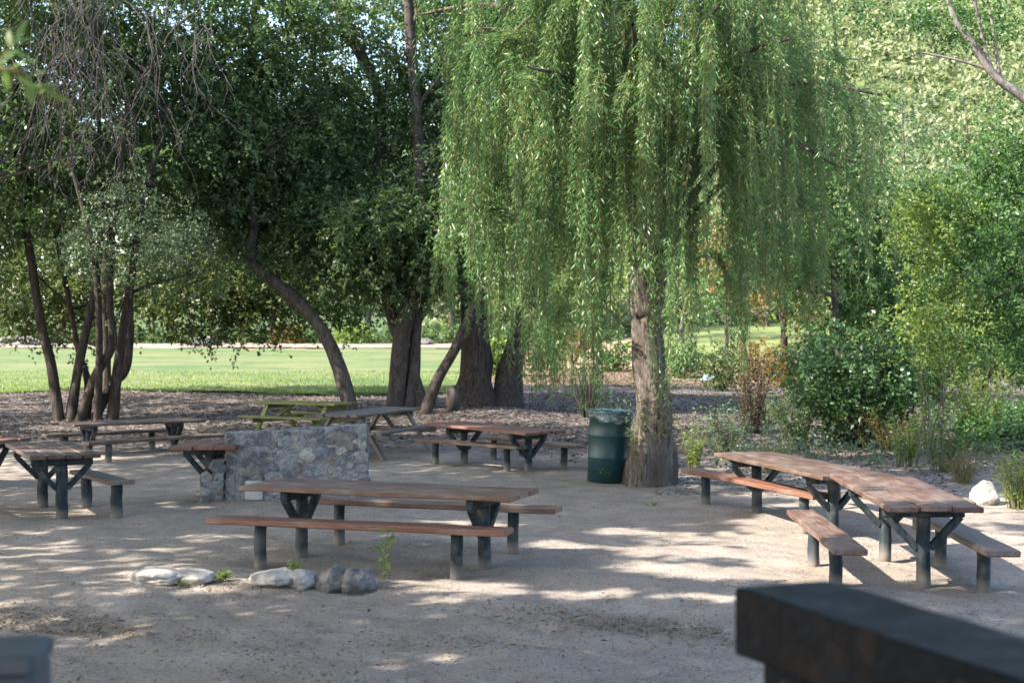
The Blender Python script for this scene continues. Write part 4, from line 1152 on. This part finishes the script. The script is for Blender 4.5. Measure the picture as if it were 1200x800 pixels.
for i, (px, d, h, w, mt, lb) in enumerate([(885, 56, 1.7, 2.2, 'lf_orange', 'orange-brown thicket below the first orange-leaved tree'), (925, 52, 1.3, 1.8, 'lf_orange', 'rusty thicket below the orange-brown tree'), (846, 50, 1.5, 1.6, 'lf_olive', 'olive thicket left of the tiny distant table'),
                                          (800, 58, 1.4, 2.0, 'lf_mid', 'green thicket seen just right of the willow trunk'), (965, 62, 3.0, 3.0, 'lf_orange', 'orange-brown tall bush behind the rusty thicket')]):
    far_bush(px, d, h, w, M[mt], lb, 880 + i, n=80, ll=.12, lw=.07, cr=.36)
GBu = 'bushes filling the right background'
for i, (px, d, h, w, mt) in enumerate([(965, 44, 2.0, 2.6, 'lf_mid'), (1030, 48, 2.6, 3.2, 'lf_bright'), (1090, 42, 2.2, 2.8, 'lf_mid'), (1150, 46, 2.8, 3.0, 'lf_bright'), (1215, 43, 2.4, 3, 'lf_mid'), (1000, 58, 3.2, 3.6, 'lf_bright'), (1120, 60, 3.5, 4, 'lf_mid'), (1190, 62, 3.5, 4, 'lf_bright'), (1060, 66, 3.5, 4, 'lf_bright')]):
    far_bush(px, d, h, w, M[mt], 'bushy green shrub among those filling the right background', 840 + i, n=110, ll=.13, lw=.08, cr=.38, group=GBu, nl=36)
for i, (px, d, h, w, mt) in enumerate([(640, 66, 1.4, 2.0, 'lf_olive'), (672, 72, 1.8, 2.4, 'lf_orange'), (722, 64, 1.3, 1.8, 'lf_mid')]):
    far_bush(px, d, h, w, M[mt], ['olive bush just right of the massive double trunk, far off', 'orange-brown far bush above the bare-stemmed shrub', 'green far bush just left of the willow trunk'][i], 860 + i, n=60, ll=.13, lw=.08, cr=.35)
# low dark hedge and mounds at the back
def hedge():
    rg = np.random.default_rng(90); x = rg.uniform(-48, 8, 900); y = 110 + rg.normal(size=900) * .8
    C = [(a, b, Hf(a, b) + .7, .1, .1, .1, 1) for a, b in zip(x, y)]
    arr = clump_leaves(C, 24, .9, .3, .2, rg, .2); o = leaves('hedge', *arr, M['lf_dark']); tag(o, 'long low dark hedge along the far side of the lawn', 'hedge')
hedge()
for i, (px, w, h) in enumerate([(240, 2.6, .9), (20, 3.4, .9), (492, 2.0, .7)]):
    p = W(px, 104, 405); import bmesh
    bm = bmesh.new(); bmesh.ops.create_icosphere(bm, subdivisions=3, radius=1)
    for v in bm.verts:
        c = v.co; k = 1 + .35 * noise.noise(c * 1.8 + Vector((i * 7, 0, 0))); v.co = Vector((c.x * k * w / 2, c.y * k * w / 2.5, c.z * k * h * .6))
    me = bpy.data.meshes.new('rock_pile'); bm.to_mesh(me); bm.free(); me.materials.append(M['rock_grey'])
    o = bpy.data.objects.new('rock_pile', me); COL.objects.link(o); o.location = (p.x, 104, Hf(p.x, 104) + h * .2)
    tag(o, ['grey rock heap on the sand behind the lawn, below the fringe of hanging leaves', 'grey rock heap on the sand at the far left', 'grey rock heap on the sand between the twin trunks and the double trunk'][i], 'rock heap', 'rock heaps beyond the lawn')

# ---- bare-stemmed shrub left of the bin
def bare_shrub():
    rg = np.random.default_rng(95); d = 36; x = W(690, d, 470).x; g = Hf(x, d)
    T = Tree('bare_shrub', 'small shrub of dark bare upright stems between the double trunk and bin', (x, d), 'bush')
    mb = MB()
    for k in range(22):
        a = rg.random() * 6.28; b = rg.uniform(.05, .55); h = rg.uniform(.5, 1.35)
        mb.tube([(x + math.cos(a) * .12, d + math.sin(a) * .1, g - .05), (x + math.cos(a) * b * .6, d + math.sin(a) * b * .5, g + h * .5), (x + math.cos(a) * b * 1.1, d + math.sin(a) * b, g + h)], [.028, .022, .010], 5, False)
    T.mesh(mb, 'stems', M['bark_dark'])
    T.leaf('foliage', clump_leaves([(x + .35, d, g + .45, .5, .3, .35, 24)], 16, .2, .08, .03, rg), M['lf_dark'])
bare_shrub()

# ================================================================== RIGHT SIDE GREENERY
def plant(name, label, px, py, h, w, mat, seed, nst=9, ll=.08, lw=.04, dens=14, group=None, stem=None, lean=.25, cat='plant', d=None):
    rg = np.random.default_rng(seed)
    p = P(px, py, 0) if d is None else Vector(((px - 600) / F * d, d, 0)); x, y = p.x, p.y; g = Hf(x, y)
    T = Tree(name, label, (x, y), cat, group); mb = MB(); ps = []; ds = []
    for _ in range(nst):
        a = rg.random() * 6.28; r0 = w * .22 * rg.random(); r1 = w * .5 * rg.random() ** .5; hh = h * rg.uniform(.55, 1.05)
        pts = [Vector((x + math.cos(a) * r0, y + math.sin(a) * r0, g - .03))]
        for i in range(1, 6):
            t = i / 5; r = r0 + (r1 - r0) * t ** 1.4
            pts.append(Vector((x + math.cos(a) * r + rg.normal() * .02 * h, y + math.sin(a) * r + rg.normal() * .02 * h, g + hh * t)))
        mb.tube(pts, [.007 * (h ** .5) * (1.2 - .9 * i / 5) + .001 for i in range(6)], 4, False)
        nl = int(dens * hh / .3)
        u = (.12 + .88 * rg.random(nl)) * 4.999
        for q in u:
            i = int(q); pp = pts[i].lerp(pts[i + 1], q - i); az = rg.random() * 6.28
            ps.append(pp); ds.append((math.cos(az), math.sin(az), rg.uniform(-.3, .7)))
    T.mesh(mb, 'stems', stem or M['stem_green'])
    n = len(ps); ps = np.array([tuple(v) for v in ps]); ds = np.array(ds)
    off = ds * (rg.random((n, 1)) * .06 * h ** .5)
    T.leaf('leaves', (ps + off, ds + rg.normal(size=(n, 3)) * .3, rg.normal(size=(n, 3)) * .5 + np.array([0, 0, 1]), ll * rg.uniform(.6, 1.3, n), lw * rg.uniform(.7, 1.2, n)), mat)
    return T

# dark evergreen bush
far_bush(1006, 27, 2.3, 2.4, M['lf_bush'], 'dense bushy dark green shrub behind the farther right table', 101, 'evergreen_bush', 170, .10, .06, .34, nl=60)
plant('leafy_shrub', 'reddish-brown half-dry shrub left of the dark round bush', 882, 508, 1.7, 1.2, M['lf_dry'], 102, 34, .08, .03, 12, stem=M['bark_dark'])
plant('leafy_shrub', 'loose mid green shrub at the left foot of the dark round bush', 935, 524, 1.1, 1.2, M['lf_mid'], 103, 26, .07, .032, 14)
plant('leafy_shrub', 'low green weeds right of the willow trunk', 812, 548, .75, .75, M['lf_bright'], 104, 16, .07, .032, 16)
plant('leafy_shrub', 'blue-green weed clump between the willow and the farther right table', 850, 536, .8, 1.0, M['lf_greygreen'], 105, 24, .07, .035, 16)
plant('tall_sapling', 'thin yellow-green sapling with bare pale stems, right of the dark bush', 1096, 536, 2.3, 1.0, M['lf_bright'], 106, 9, .085, .045, 16, stem=M['bark_pale'])
plant('leafy_shrub', 'pale dry weeds in front of the dark round bush', 1040, 528, .8, 1.8, M['lf_orange'], 107, 36, .06, .02, 12)
plant('leafy_shrub', 'mixed green weeds under the thin yellow-green sapling', 1108, 552, .75, 1.1, M['lf_mid'], 108, 28, .06, .03, 14)
plant('grass_tuft', 'tall straw-coloured grass tuft at the right edge', 1192, 596, .75, .6, M['lf_bright'], 109, 40, .14, .012, 10, cat='grass')
plant('grass_tuft', 'short pale dry grass tuft above the lone pale rock', 1130, 565, .5, .9, M['lf_dry'], 110, 40, .12, .012, 8, cat='grass')
plant('leafy_shrub', 'small green weed right at the foot of the farther right table', 905, 552, .5, .8, M['lf_bright'], 111, 22, .06, .03, 14)
plant('leafy_shrub', 'dark low plants behind the green weed, left of the round bush', 900, 496, .9, 1.5, M['lf_greygreen'], 112, 34, .08, .04, 12)
plant('leafy_shrub', 'bright young shoots beside the sapling, behind the nearest right table', 1062, 546, .9, .8, M['lf_bright'], 113, 20, .07, .03, 14)
plant('leafy_shrub', 'bushy yellowish weed between the sapling and the right edge', 1150, 520, 1.5, 1.5, M['lf_bright'], 114, 26, .09, .04, 12)
plant('leafy_shrub', 'low weeds growing at the front of the green bin', 712, 566, .26, .5, M['lf_bright'], 115, 12, .045, .02, 12)
plant('small_weed', 'yellow-green upright weed standing in the sun right of the dark boulders', 448, 678, .42, .14, M['lf_bright'], 116, 2, .07, .05, 16)
T_ = plant('small_weed', 'low bright weed between the whitish and tan rocks', 258, 681, .10, .2, M['lf_bright'], 117, 10, .05, .025, 26)
plant('small_weed', 'pale leafy weed growing from the crack left of the dark boulders', 345, 682, .17, .2, M['lf_bright'], 118, 10, .055, .03, 22)
plant('small_weed', 'tiny green sprout on bare dirt in front of the bin', 762, 593, .06, .3, M['lf_mid'], 119, 8, .04, .02, 20)
plant('small_weed', 'tiny weed in front of the whitish flat rock', 214, 688, .06, .15, M['lf_bright'], 120, 7, .04, .02, 24)

# ground cover at the right
def ground_cover():
    rg = np.random.default_rng(130); n = 900
    y = rg.uniform(25.5, 33, n); x = y * rg.uniform(.318, .40, n)
    C = [(a, b, Hf(a, b) + .18 + .2 * rg.random(), .05, .05, .05, 1) for a, b in zip(x, y)]
    arr = clump_leaves(C, 22, .26, .09, .06, rg, .2); o = leaves('ground_cover', *arr, M['lf_mid']); o['kind'] = 'stuff'
    n = 1400; y = rg.uniform(22, 46, n); x = y * rg.uniform(.13, .40, n)
    C = [(a, b, Hf(a, b) + .12 + .16 * rg.random(), .05, .05, .05, 1) for a, b in zip(x, y)]
    arr = clump_leaves(C, 14, .3, .08, .04, rg, .2); o = leaves('undergrowth', *arr, M['lf_greygreen']); o['kind'] = 'stuff'
ground_cover()

# right-hand trees
def right_tree():
    rg = np.random.default_rng(140); d = 25
    x = W(1300, d, 500).x
    T = Tree('leafy_tree', 'light green tree at the right edge with pale branches reaching into the picture', (x, d)); g = Hf(x, d); mb = MB()
    pts, r = catmull([(x, d, g - .1), (x - .2, d, g + 1.5), (x - .3, d, g + 3.2), W(1260, d, 150), W(1250, d + .3, -100)], [.24, .2, .17, .12, .07], 6); mb.tube(pts, r, 12, True, 0, .2)
    for pl, w in [([(1275, 185), (1225, 135), (1196, 112), (1165, 88), (1140, 52), (1120, 25), (1110, -10)], [15, 12, 11, 10, 9, 8, 6]), ([(1165, 88), (1155, 60), (1142, 0), (1135, -60)], [6, 5, 4, 3]), ([(1172, 92), (1166, 50), (1160, 10)], [5, 4, 3]),
                  ([(1290, 400), (1220, 330), (1170, 345), (1140, 330)], [13, 9, 7, 4]), ([(1160, 82), (1120, 70), (1080, 62)], [4, 3, 2])]:
        p2, r2 = catmull([W(a, d - .4, b) for a, b in pl], [q * d / F / 2 for q in w], 5); mb.tube(p2, r2, 7, False)
    T.mesh(mb, 'trunk', M['bark_pale'])
    B = [blob(1170, 270, d, 150, 250, 2.6, 230), blob(1210, 370, d - .5, 120, 150, 2, 95), blob(1150, 20, d, 160, 60, 2, 50), blob(1050, 15, d + .5, 130, 40, 1.6, 26), blob(1190, 190, d, 90, 100, 2, 70)]
    T.leaf('crown', clump_leaves(B, 46, .30, .075, .05, rg, .25), M['lf_mid'])
    B = [blob(1085, 260, d - .2, 110, 130, 1.5, 90), blob(1095, 370, d, 90, 120, 1.3, 70)]
    o = T.leaf('sun_tinted_crown', clump_leaves(B, 42, .26, .075, .045, rg, .25), M['lf_bright']); o['label'] = 'yellow-green sprays, sunlight put into the leaf colour'  # brighter leaves than the crown: sunlight painted into the colour
right_tree()
px_tree('background_tree', 'grey-green tree standing behind the right half of the willow', 34,
        [([(985, 475), (983, 420), (978, 330), (970, 200), (960, 60)], [12, 10, 9, 7, 5], 0)], M['bark_grey'],
        [blob(960, 240, 34, 190, 260, 3, 420), blob(1030, 330, 35, 130, 150, 3, 180), blob(900, 120, 35, 180, 200, 3, 220)], M['lf_mid'], 151, 50, .4, .085, .04)
far_tree(873, 62, 7.5, 4.5, M['lf_orange'], M['bark_dark'], 'orange-leaved tree with a slim trunk seen under the willow', 801, 1.8, 130, .16, .09, 34, .5, None, .16, 'autumn_tree')
far_tree(920, 64, 7.5, 4.0, M['lf_orange'], M['bark_dark'], 'orange-brown tree right of the first orange one, with a thicker trunk', 802, 2.0, 120, .16, .09, 34, .5, None, .2, 'autumn_tree')
far_tree(852, 66, 6, 3.4, M['lf_mid'], M['bark_dark'], 'small green tree left of the orange trees under the willow', 803, 1.8, 90, .16, .09, 34, .5, None, .12)
G2 = 'sunlit trees in the right background'
for i, (px, d, hg, wd, mt) in enumerate([(1010, 75, 10, 6.5, 'lf_pale'), (1075, 68, 9, 6, 'lf_mid'), (1135, 80, 11, 7, 'lf_dark'), (1200, 72, 10, 6, 'lf_mid'), (960, 90, 10, 7, 'lf_bright'), (800, 95, 10, 8, 'lf_mid'), (750, 100, 11, 8, 'lf_bright'), (1260, 78, 11, 7, 'lf_bright'), (985, 110, 19, 10, 'lf_mid'), (1060, 116, 22, 11, 'lf_greygreen'), (1130, 108, 20, 10, 'lf_mid'), (1205, 114, 22, 11, 'lf_pale'), (1020, 96, 15, 8, 'lf_dark'), (1165, 94, 15, 8, 'lf_mid'), (900, 118, 15, 10, 'lf_mid')]):
    far_tree(px, d, hg, wd, M[mt], M['bark_grey'], 'sunlit green tree among those in the right background', 820 + i, 1.3, 170, .24, .14, 28, .7, G2, .2)
def hill_scrub():
    rg = np.random.default_rng(160); n = 12500
    y = rg.uniform(122, 300, n); x = y * rg.uniform(-.05, .55, n)
    C = [(a, b, Hf(a, b) + rg.uniform(.4, 2.2), .4, .4, .4, 1) for a, b in zip(x, y)]
    arr = clump_leaves(C, 22, 2.0, .9, .55, rg, .2); o = leaves('hillside_scrub', *arr, M['lf_pale']); o['kind'] = 'stuff'
hill_scrub()

# far small furniture under the willow
def far_table():
    d = 58; x = W(908, d, 430).x; g = Hf(x, d)
    t = thing('small_table', 'tiny distant table on three dark posts under the orange trees', 'table', (x, d, g), .2)
    mb = MB(); mb.bar((-.62, 0, .72), (.62, 0, .72), .7, .06, seg=3, jit=.004); mb.build('tabletop', M['wood_dull'], t)
    for q, r in ((-.5, .06), (0, .14), (.5, .08)): post_mb(q, 0, -.1, .69, r).build('leg', M['bark_dark'], t, True)
far_table()
def tarp(px, d, w, h, label):
    x = W(px, d, 430).x; g = Hf(x, d); import bmesh
    bm = bmesh.new(); bmesh.ops.create_grid(bm, x_segments=16, y_segments=12, size=1)
    for v in bm.verts:
        r = max(abs(v.co.x), abs(v.co.y)); z = h * (1 - r ** 3) + .06 * noise.noise(v.co * 4 + Vector((px, 0, 0)))
        v.co = Vector((v.co.x * w / 2, v.co.y * w / 3, max(-.03, z) if r < .98 else -.05))
    me = bpy.data.meshes.new('tarp'); bm.to_mesh(me); bm.free(); me.materials.append(M['tarp'])
    o = bpy.data.objects.new('tarp', me); COL.objects.link(o); o.location = (x, d, g); tag(o, label, 'tarp', 'blue covers in the background')
tarp(832, 56, .8, .26, 'blue sheet over a low heap, seen just right of the willow strands')
tarp(934, 68, .9, .3, 'blue sheet over a low heap, beside the trunk of the orange-brown tree')

# ================================================================== WORLD, SUN, CAMERA
w = bpy.data.worlds.new('World'); SC.world = w; w.use_nodes = True
nt = w.node_tree; nt.nodes.clear()
sky = nt.nodes.new('ShaderNodeTexSky'); sky.sky_type = 'NISHITA'; sky.sun_disc = False
sky.sun_elevation = SUN_EL; sky.sun_rotation = math.atan2(SUN_H[0], SUN_H[1])
sky.air_density = 1.0; sky.dust_density = 2.0; sky.ozone_density = 1.0
bg = nt.nodes.new('ShaderNodeBackground'); bg.inputs['Strength'].default_value = 0.15
ow = nt.nodes.new('ShaderNodeOutputWorld'); nt.links.new(sky.outputs[0], bg.inputs[0]); nt.links.new(bg.outputs[0], ow.inputs[0])
sd = bpy.data.lights.new('sun', 'SUN'); sd.energy = 4.5; sd.angle = math.radians(.53); sd.color = (1, .93, .82)
so = bpy.data.objects.new('sun', sd); COL.objects.link(so)
dirv = Vector((SUN_H[0] * math.cos(SUN_EL), SUN_H[1] * math.cos(SUN_EL), math.sin(SUN_EL)))
so.rotation_euler = dirv.to_track_quat('Z', 'Y').to_euler(); so.location = (-20, -8, 30)

cd = bpy.data.cameras.new('camera'); cd.lens = 50; cd.sensor_width = 36; cd.clip_end = 2000; cd.clip_start = .05
cd.shift_y = -(400 - HOR) / 1200
cd.dof.use_dof = True; cd.dof.focus_distance = 15; cd.dof.aperture_fstop = 3.7
co = bpy.data.objects.new('camera', cd); COL.objects.link(co)
co.location = (0, 0, CAMZ); co.rotation_euler = (math.radians(90), 0, 0)
SC.camera = co

vs = SC.view_settings; vs.view_transform = 'Standard'; vs.look = 'None'; vs.gamma = 1; vs.use_curve_mapping = False
vs.exposure = 1.98
cy = SC.cycles
cy.max_bounces = 6; cy.diffuse_bounces = 4; cy.glossy_bounces = 2; cy.transmission_bounces = 4; cy.transparent_max_bounces = 4
cy.caustics_reflective = False; cy.caustics_refractive = False
cy.sample_clamp_indirect = 4.0
cy.use_denoising = True
try: cy.denoiser = 'OPENIMAGEDENOISE'
except Exception: pass
SC.render.use_persistent_data = False
